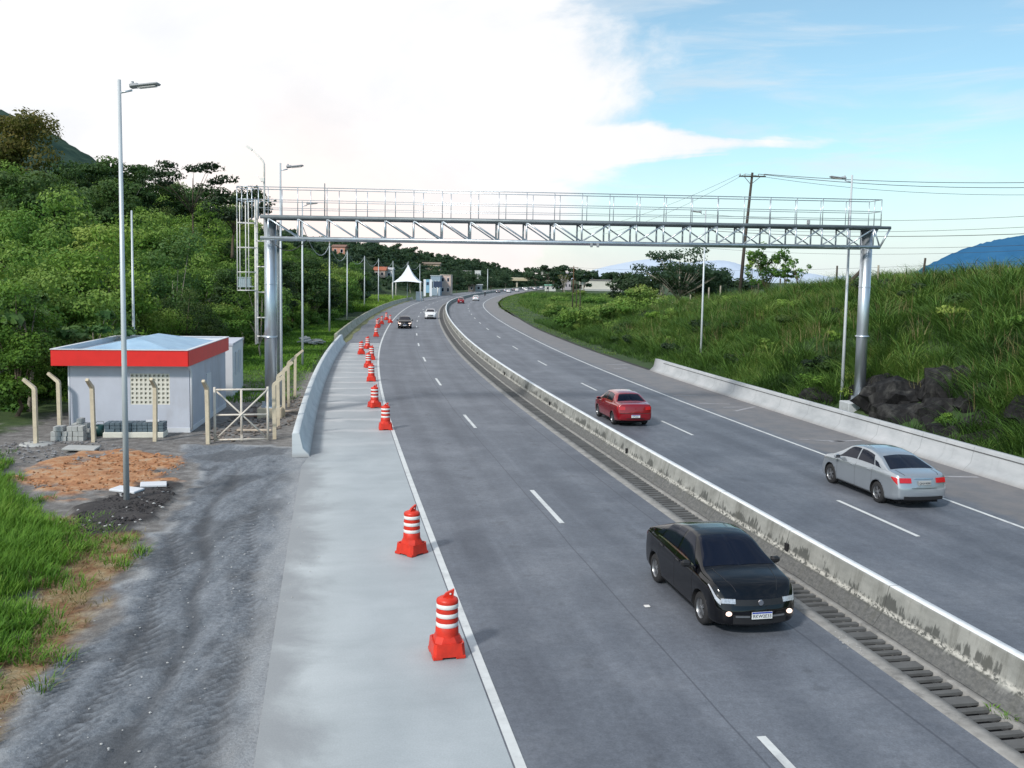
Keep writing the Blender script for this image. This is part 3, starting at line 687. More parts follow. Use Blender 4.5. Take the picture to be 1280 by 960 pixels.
def make_tree(name,label,cat,seed,R,H,trunk_h,nb,leaves,leaf,mat,bark,shape='round',tr=.16,limbs=6,group=None,flat=.6):
    t=thing(name,label,cat,group=group)
    V,F,T,C=crown(seed,R,H-trunk_h,trunk_h,nb,leaves,leaf,shape,flat=flat)
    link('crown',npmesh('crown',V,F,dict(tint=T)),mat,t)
    r=random.Random(seed);mb=MB()
    top=(r.uniform(-.1,.1)*R,r.uniform(-.1,.1)*R,trunk_h+(H-trunk_h)*.55)
    mid=(r.uniform(-.12,.12)*R,r.uniform(-.12,.12)*R,trunk_h*.6)
    mb.path([(0,0,-.4),(0,0,.15),mid,(mid[0]*.5+top[0]*.5,mid[1]*.5+top[1]*.5,trunk_h),top],[tr*1.35,tr,tr*.8,tr*.6,tr*.2],8)
    for i in range(min(limbs,len(C))):
        c=C[i];a=(top[0]*.4+mid[0]*.6,top[1]*.4+mid[1]*.6,trunk_h*(.75+.35*r.random()))
        m=((a[0]+c[0])/2,(a[1]+c[1])/2,(a[2]+c[2])/2+.12*R*(r.random()-.2))
        mb.path([a,m,tuple(c)],[tr*.42,tr*.28,tr*.1],6)
    mb.build('trunk',bark,t);return t
FG='forest trees on the left hillside'
protos=[]
specs=[(4.3,9.5,2.2,30,9000,.30,'round',.6),(3.6,10.5,2.0,26,9000,.26,'column',.8),(5.0,9.0,2.8,30,9000,.36,'round',.5),(3.8,8.2,1.5,24,9000,.22,'round',.7),(4.6,11.0,3.0,34,9500,.38,'round',.55),(3.0,7.5,1.0,20,8000,.20,'column',1.0)]
for q,(R_,H_t,th,nb,lv,ls,sh,flt) in enumerate(specs):
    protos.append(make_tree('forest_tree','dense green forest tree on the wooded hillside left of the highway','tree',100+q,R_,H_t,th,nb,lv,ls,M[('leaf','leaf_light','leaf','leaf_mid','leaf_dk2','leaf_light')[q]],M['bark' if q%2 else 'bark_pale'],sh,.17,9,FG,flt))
sites=[];r=np.random.default_rng(12)
yv=46.
while yv<215:
    st=4.3+yv*.013
    o=float(np.interp(yv,[0,56,70,100,150,210,240],[-25.5,-25.5,-22.5,-20,-18,-21,-29]))
    while o>-82:
        yy=yv+r.uniform(-1.6,1.6);oo=o+r.uniform(-1.3,1.3);x,y,_=P(yy,oo)
        if x/y>-.62 and not (x<-20 and False):
            vis=True
            sites.append((float(x),float(y),-oo))
        o-=st*(1.+(-o-18)*.012)
    yv+=st*.95
# frames: keep the nearest 290 that show
def el(s):return s[1]
sites.sort(key=el)
if len(sites)>285:
    idx=np.linspace(0,len(sites)-1,len(sites));pr=np.array([s[1]+max(0,s[2]-55)*1.5 for s in sites]);sel=np.argsort(pr)[:285];sites=[sites[a] for a in sorted(sel)]
print('forest trees',len(sites))
first=[True]*len(protos)
for n_,(x,y,o) in enumerate(sites):
    q=int(r.integers(0,len(protos)))
    if first[q]:t=protos[q];first[q]=False
    else:t=copy_tree(protos[q])
    s=float(r.uniform(.75,1.15))*(.74 if o<24 and y<110 else .95)
    if o<27:s*=.85
    z=float(terr(x,y));t.location=(x,y,z-.2);t.rotation_euler=(0,0,float(r.uniform(0,6.28)));t.scale=(s,s,s*float(r.uniform(.85,1.1)))
# shrub layer at the foot of the forest: stuff
parts=[]
for q in range(260):
    yy=float(r.uniform(46,210));o=float(np.interp(yy,[0,56,70,100,150,210],[-25,-24,-21.2,-18.8,-16.6,-19]))-abs(float(r.normal(0,2.2)));x,y,_=P(yy,o)
    V,F,T,_c=crown(900+q,float(r.uniform(1.2,2.2)),float(r.uniform(1.3,2.8)),-.3,5,420,.26,'round')
    parts.append((V+np.array([x,y,float(terr(x,y))]),F,T-.12))
stuff('undergrowth',parts,M['leaf'],'tangled bushes and creepers along the foot of the forest','undergrowth')
# distant wood beyond: stuff, bigger leaves
def wood(name,pts,mat,label,lv=260,seed=0,kind='stuff'):
    parts=[];r=np.random.default_rng(seed)
    base=[crown(2000+i+seed,4.2,7.5,0.,12,lv,1.15,'round')[:3] for i in range(5)]
    for x,y,z,s in pts:
        V,F,T=base[int(r.integers(0,5))];a=r.uniform(0,6.28);c_,s_=math.cos(a),math.sin(a)
        W=V*s;W=np.stack([W[:,0]*c_-W[:,1]*s_,W[:,0]*s_+W[:,1]*c_,W[:,2]],1)+np.array([x,y,z]);parts.append((W,F,T+r.normal(0,.12)))
    V,F,T=join(parts);return tag(link(name,npmesh(name,V,F,dict(tint=T)),mat),label,'wood',kind=kind)
pts=[]
HX=[((p_-640)/1180*d_,d_) for p_,d_ in((422,380),(473,370),(485,375),(534,480),(582,560),(596,600))]
for yv in np.arange(205,860,8.5):
    s0=float(np.interp(yv,[200,240,330,420,520,700],[-22,-36,-38,-25,-24,-22]))
    for o in np.arange(s0,s0-110,-8.):
        yy=yv+r.uniform(-3,3);oo=o+r.uniform(-3,3);x,y,_=P(yy,oo)
        if x/y<-.6:continue
        if any(abs(x-hx-(x/y)*0-(hx/hy)*(y-hy))<5.5 and -26<y-hy<9 for hx,hy in HX):continue
        pts.append((float(x),float(y),float(terr(x,y))-1.,float(r.uniform(.7,1.2))))
wood('distant_wood',pts,M['leaf_far'],'dark wooded ridge beyond the tent on the left of the bend',420,1)
# sparse taller trees along the ridge
for q,(pxx,D,htop,kind_) in enumerate(((588,420,19,0),(569,400,18.,1),(540,390,17.5,0),(612,470,17,1),(512,360,18.,0),(630,560,15.5,0))):
    t=copy_tree(protos[q%5]);x=(pxx-640)/1180*D;z=htop-10.5;t.location=(x,D,z-3.5);t.scale=(1.,)*3
    t['label']='forest tree standing up from the distant ridge beyond the highway bend';t['group']='trees on the distant ridge';t.location.z=float(terr(x,D))-.3
    for ch in t.children:
        if ch.name.startswith('crown'):ch.material_slots[0].link='OBJECT';ch.material_slots[0].material=M['leaf_far']
# special trees on the left
def place(t,x,y,z=None,s=1.,rz=0.):
    t.location=(x,y,float(terr(x,y)) if z is None else z);t.rotation_euler=(0,0,rz);t.scale=(s,)*3;return t
um=make_tree('umbrella_tree','dark flat topped tree with airy tiers rising above the forest skyline','tree',301,5.2,10.5,4.0,12,1500,.42,M['leaf_dark'],M['bark'],'umbrella',.13,12,flat=.45)
place(um,-37.8,112,10.0,1.0)
um2=make_tree('umbrella_tree','dark tree with drooping right side next to the flat topped one on the skyline','tree',302,4.2,9.,3.0,14,3000,.4,M['leaf_dark'],M['bark'],'round',.2,10,flat=.6)
place(um2,-32.0,108,8.6,.9)
rt=make_tree('olive_tree','tall rusty olive coloured tree at the far left above the forest','tree',303,6.5,15,4,26,9000,.45,M['leaf_rust'],M['bark'],'round',.25,8,flat=.8)
place(rt,-64.0,122,12.6,1.)
cec=make_tree('cecropia_tree','slender pale barked tree with broad leaves left of the red roofed hut','tree',304,2.2,6.4,3.4,9,460,.62,M['leaf_broad'],M['bark_pale'],'umbrella',.10,9,flat=.35)
place(cec,-21.9,42.5,None,.95,.4)
cec2=make_tree('cecropia_tree','young broad leaved tree with bare curved branches behind the hut','tree',305,1.9,5.6,2.8,8,520,.5,M['leaf_broad'],M['bark_pale'],'umbrella',.07,8,flat=.4)
place(cec2,-19.8,44.5,None,.85,2.)
# bamboo-like light clumps
for q,(x,y,s) in enumerate(((-33.5,66,1.05),(-25.0,70,1.),(-19.8,74,.9),(-43,72,1.15))):
    t=make_tree('feathery_tree','feathery light green bamboo like tree in the forest '+['above the hut roof','right of the tall lamp post','behind the ladder cage','at the far left of the hillside'][q],'tree',320+q,2.8,9.5,1.5,16,5200,.22,M['leaf_broad'] if q%2 else M['leaf'],M['bark_pale'],'column',.09,9,flat=1.2)
    place(t,x,y,None,s)
# trees on and behind the right bank
def rtree(px_,D,zb,name,label,seed,R,H,th,nb,lv,ls,mat,bark,shape,tr,limbs,flat=.6,s=1.):
    t=make_tree(name,label,'tree',seed,R,H,th,nb,lv,ls,mat,bark,shape,tr,limbs,flat=flat);t.location=((px_-640)/1180*D,D,zb);t.scale=(s,)*3;return t
rtree(846,150,-.3,'airy_tree','large airy tree with sparse top standing beyond the end of the bank',401,7.0,13.0,4.5,26,2600,.5,M['leaf_far'],M['bark_pale'],'umbrella',.22,20,.4)
rtree(822,152,-.3,'spreading_tree','dark lower tree with layered crown beneath the airy tree',402,6.5,9.2,3.,18,3600,.5,M['leaf_dark'],M['bark_pale'],'umbrella',.2,10,.45)
rtree(868,158,-.3,'spreading_tree','olive green tree right of the airy tree behind the bank',403,6.,9.5,3.,18,4200,.5,M['leaf_far'],M['bark'],'round',.2,8)
rtree(958,112,4.4,'bushy_tree','loose leaved bushy tree on the crest of the bank beside the utility pole',404,2.6,7.2,1.0,34,2300,.32,M['leaf'],M['bark'],'sparse',.10,16,1.2)
rtree(938,116,4.0,'bushy_tree','thin upright sapling on the bank crest between utility pole and bushy tree',405,1.3,6.6,1.0,16,700,.30,M['leaf'],M['bark'],'column',.07,7,.9)
rtree(979,108,4.8,'bushy_tree','small dark sapling at the right of the bushy tree on the bank crest',406,1.4,5.8,1.,18,800,.30,M['leaf'],M['bark'],'sparse',.07,7,.9)
rtree(992,104,4.9,'bare_tree','leaning half bare tree with few leaves on the bank crest',407,1.7,4.6,1.6,7,190,.3,M['leaf'],M['bark'],'sparse',.07,7,.9)
for q,(pp,D,R_,H_t) in enumerate(((893,165,5,8.5),(905,170,5,7.8),(800,235,6,8.5),(783,260,6,8.),(925,175,5,7.5))):
    rtree(pp,D,-.3,'background_tree','dark rounded tree '+['left of the utility pole behind the bank','close behind the utility pole base','just right of the white warehouse','tucked behind the right end of the warehouse','right of the utility pole behind the crest'][q],420+q,R_,H_t,1.8,16,2400,.7,M['leaf_dark'] if q%2 else M['leaf_far'],M['bark'],'round',.2,5)
far=[(655,720,8,15),(668,640,9,15),(684,560,9,16),(690,520,7,17.),(702,470,7,14),(645,760,8,12),(716,520,7,14),(728,500,6,12),(742,540,7,13),(757,560,7,12),(772,560,7,13),(640,700,9,13)]
for q,(pp,D,R_,H_t) in enumerate(far):
    tt_=rtree(pp,D,-.5,'background_tree','dark rounded tree in the hazy tree line around the distant overpass',440+q,R_,H_t,2.,12,900,1.6,M['leaf_far'] if q%3 else M['leaf_dark'],M['bark'],'round',.3,4)
    tt_['group']='trees in the hazy line at the horizon'
# hedge like bushes in the field
bs=[(700,161,3.2,2.2),(718,118,3.0,2.4),(735,112,3.4,2.6),(752,110,3.6,3.0),(770,109,3.4,3.4),(788,110,3.8,3.6),(806,112,3.6,3.6),(745,170,3.4,1.8),(775,175,4,2.2),(815,140,4.,3.),(700,250,4.,1.8),(668,300,3.4,1.6),(760,300,5,2.4),(735,240,4,2.),(795,190,4,2.6),(720,330,5,2.4)]
for q,(pp,D,R_,H_t) in enumerate(bs):
    V,F,T,_c=crown(500+q,R_,H_t,-.3,9,2200,.32*(D/115)**.6,'round')
    o=link('bush',npmesh('bush',V,F,dict(tint=T)),M['leaf'] if q%3 else M['grass_bank']);o.location=((pp-640)/1180*D,D,float(terr((pp-640)/1180*D,D)))
    tag(o,'rounded green bush in the overgrown field right of the bend','bush','bushes in the field right of the bend')
# dark shrubs on the bank
for q,(yy,oo,R_,H_t,m_) in enumerate(((61,25,1.5,1.6,'leaf_dark'),(58,21,1.3,1.3,'leaf_dark'),(66,22,1.4,1.2,'leaf'),(75,19,1.6,1.4,'leaf_dark'),(88,20,1.8,1.5,'leaf'),(54,24.5,1.3,1.5,'leaf_dark'),(70,26,1.6,1.3,'leaf'),(98,21,1.8,1.6,'leaf_dark'),(50,16.5,1.2,1.1,'leaf_dark'),(60,16.,1.3,1.,'leaf_dark'),(72,15.6,1.4,1.1,'leaf_dark'),(84,15.6,1.5,1.2,'leaf_dark'),(41,22,1.2,1.,'leaf'),(46,27,1.4,1.1,'leaf'))):
    x,y,_=P(yy,oo);V,F,T,_c=crown(600+q,R_,H_t,-.4,8,2000,.17,'round')
    o=link('bush',npmesh('bush',V,F,dict(tint=T)),M[m_]);o.location=(x,y,float(terr(x,y)))
    tag(o,'low dark leafy bush rooted in the long grass of the right bank','bush','bushes on the right bank')
rb_=np.random.default_rng(77)
for q in range(58):
    yy=float(34+78*rb_.uniform()**1.2);oo=float(14.6+14.5*rb_.uniform());x,y,_=P(yy,oo)
    if math.hypot(x-17.1,y-43)<3.4:continue
    R_=float(rb_.uniform(.6,1.5));V,F,T,_c=crown(1700+q,R_,R_*float(rb_.uniform(.7,1.1)),-.35,9,int(900+900*R_),float(rb_.uniform(.10,.2)),'round')
    o=link('bush',npmesh('bush',V,F,dict(tint=T)),M[('leaf','leaf_mid','leaf_light','leaf_dk2')[int(rb_.integers(0,4))]]);o.location=(x,y,float(terr(x,y)))
    tag(o,'dark leafy bush among the long grass of the right bank' if False else 'leafy shrub or vine clump growing in the long grass of the right bank','bush','shrubs on the right bank')
# rocks below the right column
def rock(name,label,loc,size,seed,mat,group=None,det=3):
    import bmesh
    bm=bmesh.new();bmesh.ops.create_icosphere(bm,subdivisions=det,radius=1.)
    r=np.random.default_rng(seed)
    for v in bm.verts:
        n=v.co;k=.62+.75*float(fbm(np.array(n.x*1.6+seed*3.1+9),np.array(n.y*1.6+n.z*1.3+9),seed));k+=.30*(float(vnoise(np.array(n.x*6+30.),np.array(n.z*6+n.y*4+30.),seed))-.5)
        v.co=Vector((n.x*size[0]*k,n.y*size[1]*k,n.z*size[2]*k))
    me=bpy.data.meshes.new(name);bm.to_mesh(me);bm.free();o=link(name,me,mat);o.location=loc;o.rotation_euler=(0,0,r.uniform(0,6))
    return tag(o,label,'rock',group)
M['rock']=simple('wet_dark_rock',(.009,.009,.010),.75,0,.6,3.,1.,spec=.25,dirt=((.07,.07,.066),.8))
for q,(x,y,z,s,l) in enumerate(((18.6,44.5,.9,(1.5,1.8,1.2),'dark wet rock face right behind the gantry column footing'),(19.3,41.2,.5,(1.3,1.7,1.0),'broad dark boulder low on the bank between other rocks'),(19.6,38.2,.5,(1.2,1.5,.9),'low dark slab of rock nearest the right edge of the picture'),(20.2,43.0,1.7,(1.3,1.5,1.1),'dark boulder higher up under the overhanging grass'),(16.2,49.0,.4,(.9,1.3,.7),'small dark rock hidden in grass left of the column'),(18.0,42.6,.3,(1.1,1.7,.9),'jagged dark rock between the column footing and the broad boulder'),(18.7,39.2,.1,(1.2,1.9,.8),'low dark rock just behind the barrier below the other rocks'),(19.4,36.4,.2,(1.1,1.8,.8),'dark rock behind the barrier near the right edge of the picture'),(20.8,40.2,1.4,(1.4,2.2,1.1),'dark rock ledge above the broad boulder half under grass'),(21.0,37.2,1.2,(1.3,2.0,1.0),'dark rock ledge at the far right under overhanging grass'),(18.2,46.6,1.0,(1.2,1.3,1.0),'dark rock touching the rear of the column footing'))):
    rock('boulder',l,(x,y,z),s,40+q,M['rock'])
# ------------------------------------------------------------------ hills
def hill(name,pts,D,depth,mat,label=None,seed=0,base=-5,foot=1.):
    """ridge through (px offset at D, height) points; a real hill with slopes front and back"""
    xs=np.array([p[0] for p in pts],float);hs=np.array([p[1] for p in pts],float)
    X=np.linspace(xs[0],xs[-1],150);Hh=np.interp(X,xs,hs)
    for _ in range(3):Hh=np.convolve(np.pad(Hh,2,'edge'),np.ones(5)/5,'valid')
    T=np.linspace(-1,1,61);XX,TT=np.meshgrid(X,T);sp=xs[-1]-xs[0]
    HH=np.tile(Hh,(61,1))*(np.cos(TT*np.pi/2)**1.2)
    HH=HH*(1+.35*(fbm(XX/sp*9+50,TT*3+50,seed,5)-.5)*(1-np.exp(-3*np.abs(TT))))+ (vnoise(XX/sp*150+60,TT*40+60,seed+5)-.5)*hs.max()*.035
    YY=D+TT*depth
    V=np.stack([XX,YY,HH+base],-1).reshape(-1,3);k=len(X);i=np.arange(60)[:,None]*k;j=np.arange(k-1)[None,:]
    F=np.stack([i+j,i+j+1,i+j+1+k,i+j+k],-1).reshape(-1,4)
    return tag(link(name,npmesh(name,V,F,smooth=True),mat),kind='structure')
def hillmat(name,a,b_,sc):  # distance haze is painted into both base colours
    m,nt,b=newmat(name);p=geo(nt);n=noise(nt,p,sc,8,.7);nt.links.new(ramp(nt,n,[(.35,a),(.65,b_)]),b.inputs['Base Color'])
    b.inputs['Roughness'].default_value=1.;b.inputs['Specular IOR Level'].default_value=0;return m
D=520.;k=lambda p,y,D:((p-640)/1180*D,(348-y)/1180*D+11.5)
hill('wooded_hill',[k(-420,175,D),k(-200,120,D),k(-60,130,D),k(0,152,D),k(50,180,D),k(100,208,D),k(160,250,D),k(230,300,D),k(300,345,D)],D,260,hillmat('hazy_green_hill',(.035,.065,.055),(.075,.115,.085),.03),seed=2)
pts=[]
for q in range(700):
    pp=r.uniform(-60,190);x=(pp-640)/1180*D;f=r.uniform(-.55,.05);ht=np.interp(pp,[-200,-60,0,50,100,160,230,300],[228,218,196,168,140,98,48,3])*D/1180*math.cos(f*math.pi/2)**1.2
    pts.append((x,D+f*260,ht+2-5,float(r.uniform(.6,1.0))))
wood('hilltop_wood',pts,M['leaf_blue'],'hazy bluish wood on the high hill at the far left',110,7)
D=4200.
hill('hazy_blue_mountain',[(k(p,y,D)[0],k(p,y,D)[1]) for p,y in((1040,348),(1125,350),(1142,345),(1156,331),(1180,314),(1210,300),(1245,290),(1290,283),(1400,274),(1600,300),(1900,345))],D,450,hillmat('hazy_blue_mountain',(.030,.115,.24),(.045,.15,.29),.002),seed=4)  # blue of the haze is put into the mountain's own colour
D=8000.
hm=hillmat('hazy_pale_mountain',(.46,.54,.66),(.52,.60,.70),.001)  # whitish haze of the far range is part of its colour
hill('hazy_pale_mountain',[(k(p,y,D)[0],k(p,y,D)[1]) for p,y in((690,348),(725,342),(748,334),(775,328),(800,323),(825,321),(850,327),(880,323),(905,322),(935,334),(960,331),(1000,336),(1035,342),(1060,337),(1100,346),(1180,347))],D,900,hm,seed=6)
# ------------------------------------------------------------------ gantry
gl=Vector((-11.0,42.9,0));gr_=Vector((17.1,46.1,0));GA=(gr_-gl);GLn=GA.length;gd=GA.normalized();gn=Vector((-gd.y,gd.x,0))
gt=thing('sign_gantry','wide galvanised steel truss gantry with a railed catwalk spanning both carriageways','gantry',tuple(gl))
def gp(s,d,z):      # along, depth (negative = towards camera), height over the slight fall
    p=gl+gd*s+gn*d;return (p.x,p.y,z+.006*s)
ZB,ZT=8.12,9.05
for nm,s0,zf in(('column',0.,.46),('column',GLn,.76)):
    mb=MB();b0=gp(s0,0,0);mb.tube((b0[0],b0[1],zf),(b0[0],b0[1],gp(s0,0,ZT-.1)[2]),.27,24)
    mb.lathe([(.33,0),(.33,.05),(.27,.06)],(b0[0],b0[1],zf+3.2),20);mb.lathe([(.29,0),(.29,.04),(.27,.045)],(b0[0],b0[1],zf+5.6),20)
    for a in range(8):
        an=a*math.pi/4;mb.box((b0[0]+.33*math.cos(an),b0[1]+.33*math.sin(an),zf+.14),(.02,.16,.24),rz=an+math.pi/2)
    mb.lathe([(0.,.05),(.46,.05),(.46,0.)],(b0[0],b0[1],zf),16)
    mb.build(nm,M['galv'],gt,world=True)
    mb=MB();fwd_=1.1 if s0==0 else 1.55;mb.box((b0[0],b0[1],zf/2-.15),(fwd_,1.05,zf+.3),rz=.1,bev=.03);mb.build('footing',M['conc_post'] if s0==0 else M['conc_new'],gt,world=True)
W2=.62
for d in(-W2,W2):
    mb=MB();mb.tube(gp(-.35,d,ZB),gp(GLn+.35,d,ZB),.085,12);mb.build('bottom_chord',M['galv'],gt,world=True)
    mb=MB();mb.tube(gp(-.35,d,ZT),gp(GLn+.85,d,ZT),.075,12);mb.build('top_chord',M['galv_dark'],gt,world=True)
nbay=22;bw=GLn/nbay
for d in(-W2,W2):
    for i in range(nbay+1):
        mb=MB();mb.tube(gp(i*bw,d,ZB),gp(i*bw,d,ZT),.042,8);mb.build('truss_post',M['galv'],gt,world=True)
        if i<nbay:
            mb=MB();a,b_=(i*bw,(i+1)*bw) if i<nbay/2 else ((i+1)*bw,i*bw)
            if d<0:mb.tube(gp(a,d,ZT-.05),gp(b_,d,ZB+.05),.038,8)
            elif i<nbay/2:mb.tube(gp(a,d,ZT-.05),gp(b_,d,ZB+.05),.030,8)
            else:mb.tube(gp(b_,d,ZT-.05),gp(a,d,ZB+.05),.032,8)
            mb.build('truss_diagonal',M['galv'],gt,world=True)
mb=MB()
for i in range(nbay+1):
    mb.tube(gp(i*bw,-W2,ZB),gp(i*bw,W2,ZB),.03,6)
    if i<nbay:mb.tube(gp(i*bw,-W2,ZB),gp((i+1)*bw,W2,ZB),.025,6)
mb.build('cross_bracing',M['galv'],gt,world=True)
for d in(-W2,W2):
    mb=MB();mb.tube(gp(GLn+.35,d,ZB),gp(GLn+.85,d,ZT),.05,8);mb.tube(gp(GLn,d,ZT),gp(GLn+.35,d,ZB),.04,8);mb.build('end_brace',M['galv'],gt,world=True)
mb=MB()
a=[gp(-.4,-W2+.02,ZT+.095),gp(GLn+.4,-W2+.02,ZT+.095),gp(GLn+.4,W2-.02,ZT+.095),gp(-.4,W2-.02,ZT+.095)];b_=[(p[0],p[1],p[2]-.05) for p in a]
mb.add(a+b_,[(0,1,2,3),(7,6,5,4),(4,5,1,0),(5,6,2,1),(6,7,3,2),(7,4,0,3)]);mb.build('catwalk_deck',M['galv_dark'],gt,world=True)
for d in(-W2,W2):
    o_=0 if d<0 else .45
    mb=MB()
    for z,rr in((1.22,.022),(.66,.016),(.30,.014)):
        mb.tube(gp(-.4,d,ZT+.1+z),gp(GLn+.35,d,ZT+.1+z),rr,6)
    mb.build('handrail',M['galv'],gt,world=True)
    for i in range(nbay+1):
        s=min(i*bw+o_,GLn+.35);mb=MB();mb.tube(gp(s,d,ZT+.05),gp(s,d,ZT+1.32),.02,6);mb.build('railing_post',M['galv'],gt,world=True)
mb=MB()
for z in(1.32,.76):mb.tube(gp(GLn+.35,-W2,ZT+z),gp(GLn+.35,W2,ZT+z),.02,6)
mb.tube(gp(GLn+.35,-W2,ZT),gp(GLn+.35,-W2,ZT+1.34),.022,6);mb.build('end_rail',M['galv'],gt,world=True)
# access platform and ladder on the left
mb=MB()
for z in(1.32,.76):
    mb.tube(gp(-.4,-W2,ZT+z),gp(-1.35,-W2,ZT+z),.02,6);mb.tube(gp(-1.35,-W2,ZT+z),gp(-1.35,W2,ZT+z),.02,6);mb.tube(gp(-.4,W2,ZT+z),gp(-1.35,W2,ZT+z),.02,6)
for s,d in((-1.35,-W2),(-1.35,W2),(-.9,-W2),(-.9,W2),(-.42,-W2)):mb.tube(gp(s,d,ZT-.1),gp(s,d,ZT+1.34),.02,6)
mb.build('platform_rail',M['galv'],gt,world=True)
ld=MB()
for d in(-.24,.24):ld.tube(gp(-.62,d,3.35),gp(-.62,d,ZT+.8),.045,8)
z=3.55
while z<ZT+.2:ld.tube(gp(-.62,-.24,z),gp(-.62,.24,z),.018,6);z+=.32
for z in(3.7,4.55,5.7,6.85,8.0):ld.tube(gp(-.62,.0,z),gp(-.2,.0,z),.03,6)
ld.build('ladder',M['white_metal'],gt,world=True)
cg=MB()
for s,d in((-1.4,-.35),(-1.4,.35),(-1.02,-.4),(-1.02,.4)):cg.tube(gp(s,d,5.75),gp(s,d,ZT+.7),.022,6)
for z in(5.78,6.6,7.7,8.8):
    cg.path([gp(-.62,-.3,z),gp(-1.02,-.42,z),gp(-1.4,-.35,z),gp(-1.4,.35,z),gp(-1.02,.42,z),gp(-.62,.3,z)],.02,6)
cg.build('ladder_cage',M['white_metal'],gt,world=True)
cg=MB();c=gp(-1.1,0,5.95);cg.box(c,(.62,.7,.05),rz=.11);
for a in range(7):
    cg.box(gp(-1.38+a*.095,-.36,6.15),(.012,.012,.4));
cg.box(gp(-1.1,-.36,6.36),(.6,.03,.03),rz=.11);cg.box(gp(-1.1,-.33,6.15),(.5,.01,.34),rz=.11)
cg.build('cage_gate',M['galv'],gt,world=True)
cp=MB();b0=gp(-.3,.3,0);cp.path([(b0[0],b0[1],ZT-.6),(b0[0],b0[1],11.45),(b0[0]-.05,b0[1],11.6),(b0[0]-.62,b0[1],12.2)],[.045,.045,.04,.03],8)
cp.tube((b0[0],b0[1],10.65),(b0[0]-.35,b0[1],10.95),.02,6);cp.box((b0[0]-.05,b0[1]-.05,10.75),(.16,.2,.16))
cp.build('camera_mast',M['white_metal'],gt,world=True)
cp=MB();cp.box((b0[0]-.66,b0[1],12.16),(.3,.1,.1),ry=.6);cp.build('camera',M['white_metal'],gt,world=True)
# cabling and boxes on the gantry
cp=MB();cp.tube(gp(2.4,.2,ZT+.1),gp(2.4,.2,ZT+1.6),.025,6);cp.build('antenna',M['galv_dark'],gt,world=True)
for s in(14.6,14.9,25.0):
    cp=MB();cp.box(gp(s,-W2-.05,ZB-.1 if s<20 else ZT+.2),(.12,.16,.2),bev=.02);cp.build('sensor',M['lamp_grey'],gt,world=True)
cp=MB();cp.path([gp(.05+t,-W2+.1,ZB-.1-.9*math.sin(t/1.6*math.pi)**1.*.5) for t in np.linspace(0.2,1.8,9)],.02,6);cp.build('cable_loop',M['wire'],gt,world=True)
cp=MB()
for dx in(.33,.40):cp.tube(gp(dx,-.1,.5),gp(dx,-.1,ZT-.2),.03,8)
cp.build('conduit',M['galv_dark'],gt,world=True)
# ------------------------------------------------------------------ street lamps
def lamp(x,y,h,arm,label,base=0.,r0=.085,group='street lamps along the highway',head=True,armlen=.9):
    t=thing('street_lamp',label,'street lamp',(x,y,base),group=None)
    mb=MB();mb.path([(0,0,-.1),(0,0,h*.35),(0,0,h)],[r0,r0*.85,r0*.55],12);mb.build('pole',M['lamp_pole'],t)
    if head:
        a=MB();a.path([(0,0,h-.35),(arm*.12,0,h-.33),(arm*.35,0,h-.28)],.03,6);a.build('arm',M['galv'],t)
        l=MB();l.box((arm*(.35+.36),0,h-.14),(.78,.30,.07),ry=-arm*.12,bev=.03);l.box((arm*.42,0,h-.16),(.24,.2,.12),ry=-arm*.12,bev=.02);lh=l.build('lamp_head',M['lamp_grey'],t)
        l=MB();l.box((arm*(.35+.42),0,h-.188),(.48,.22,.012),ry=-arm*.12);l.build('led_panel',M['band'],lh)
        l=MB();l.lathe([(0,.09),(.04,.08),(.045,0)],(arm*.36,0,h-.12),8);l.build('photocell',M['lamp_grey'],lh)
    return t
lamp(-10.85,26.3,11.75,1,'tall galvanised street lamp on the dark soil mound in front of the hut')
lamp(-11.2,45.6,11.8,1,'street lamp with its arm to the right close behind the left gantry column')
lamp(-15.1,67.8,11.7,1,'street lamp on the grass just beyond the concrete barrier and the rubble')
lamp(-20.3,50.5,9.75,1,'plain pole rising behind the red roofed hut in front of the forest',head=False)
lamp(16.7,47.4,11.6,-1,'street lamp behind the right barrier just left of the gantry column',base=.3)
lamp(13.9,69.3,11.6,-1,'street lamp near the far end of the right barrier',base=.1)
fl_=[(411,107),(433,137),(454.6,172),(472,198),(490,225),(508.,250),(523.5,275),(608,400)]
wl=['first','second','third','fourth','fifth','sixth']
for q,(pp,D) in enumerate(fl_):
    s0=['first bare light pole behind the guard wall beyond the barrier lamps','second bare light pole along the guard wall, before the forest','third bare light pole along the guard wall','fourth bare light pole along the guard wall, left of the red roofs','fifth light pole, just left of the white tent','light pole standing in front of the white tent','light pole at the right edge of the white tent','lone distant light pole left of the overpass'][q]
    x=(pp-640)/1180*D
    lamp(x,D,10.,1,s0,base=float(max(terr(x,D),0)) if q<6 else 0,r0=.11 if D<300 else .2,head=False)
# wires slung between the far poles
wt=thing('overhead_cable','slack cable slung from pole to pole in front of the forest','cable',(-20,107,9))
pl=[((p-640)/1180*D,D) for p,D in [(378,67.8)]+fl_[:7]];mb=MB()
for (xa,ya),(xb,yb) in zip(pl,pl[1:]):
    mb.path([(xa+(xb-xa)*t,ya+(yb-ya)*t,9.9-1.6*4*t*(1-t)) for t in np.linspace(0,1,9)],.03,5)
mb.build('cable_span',M['conc_new'],wt,world=True)
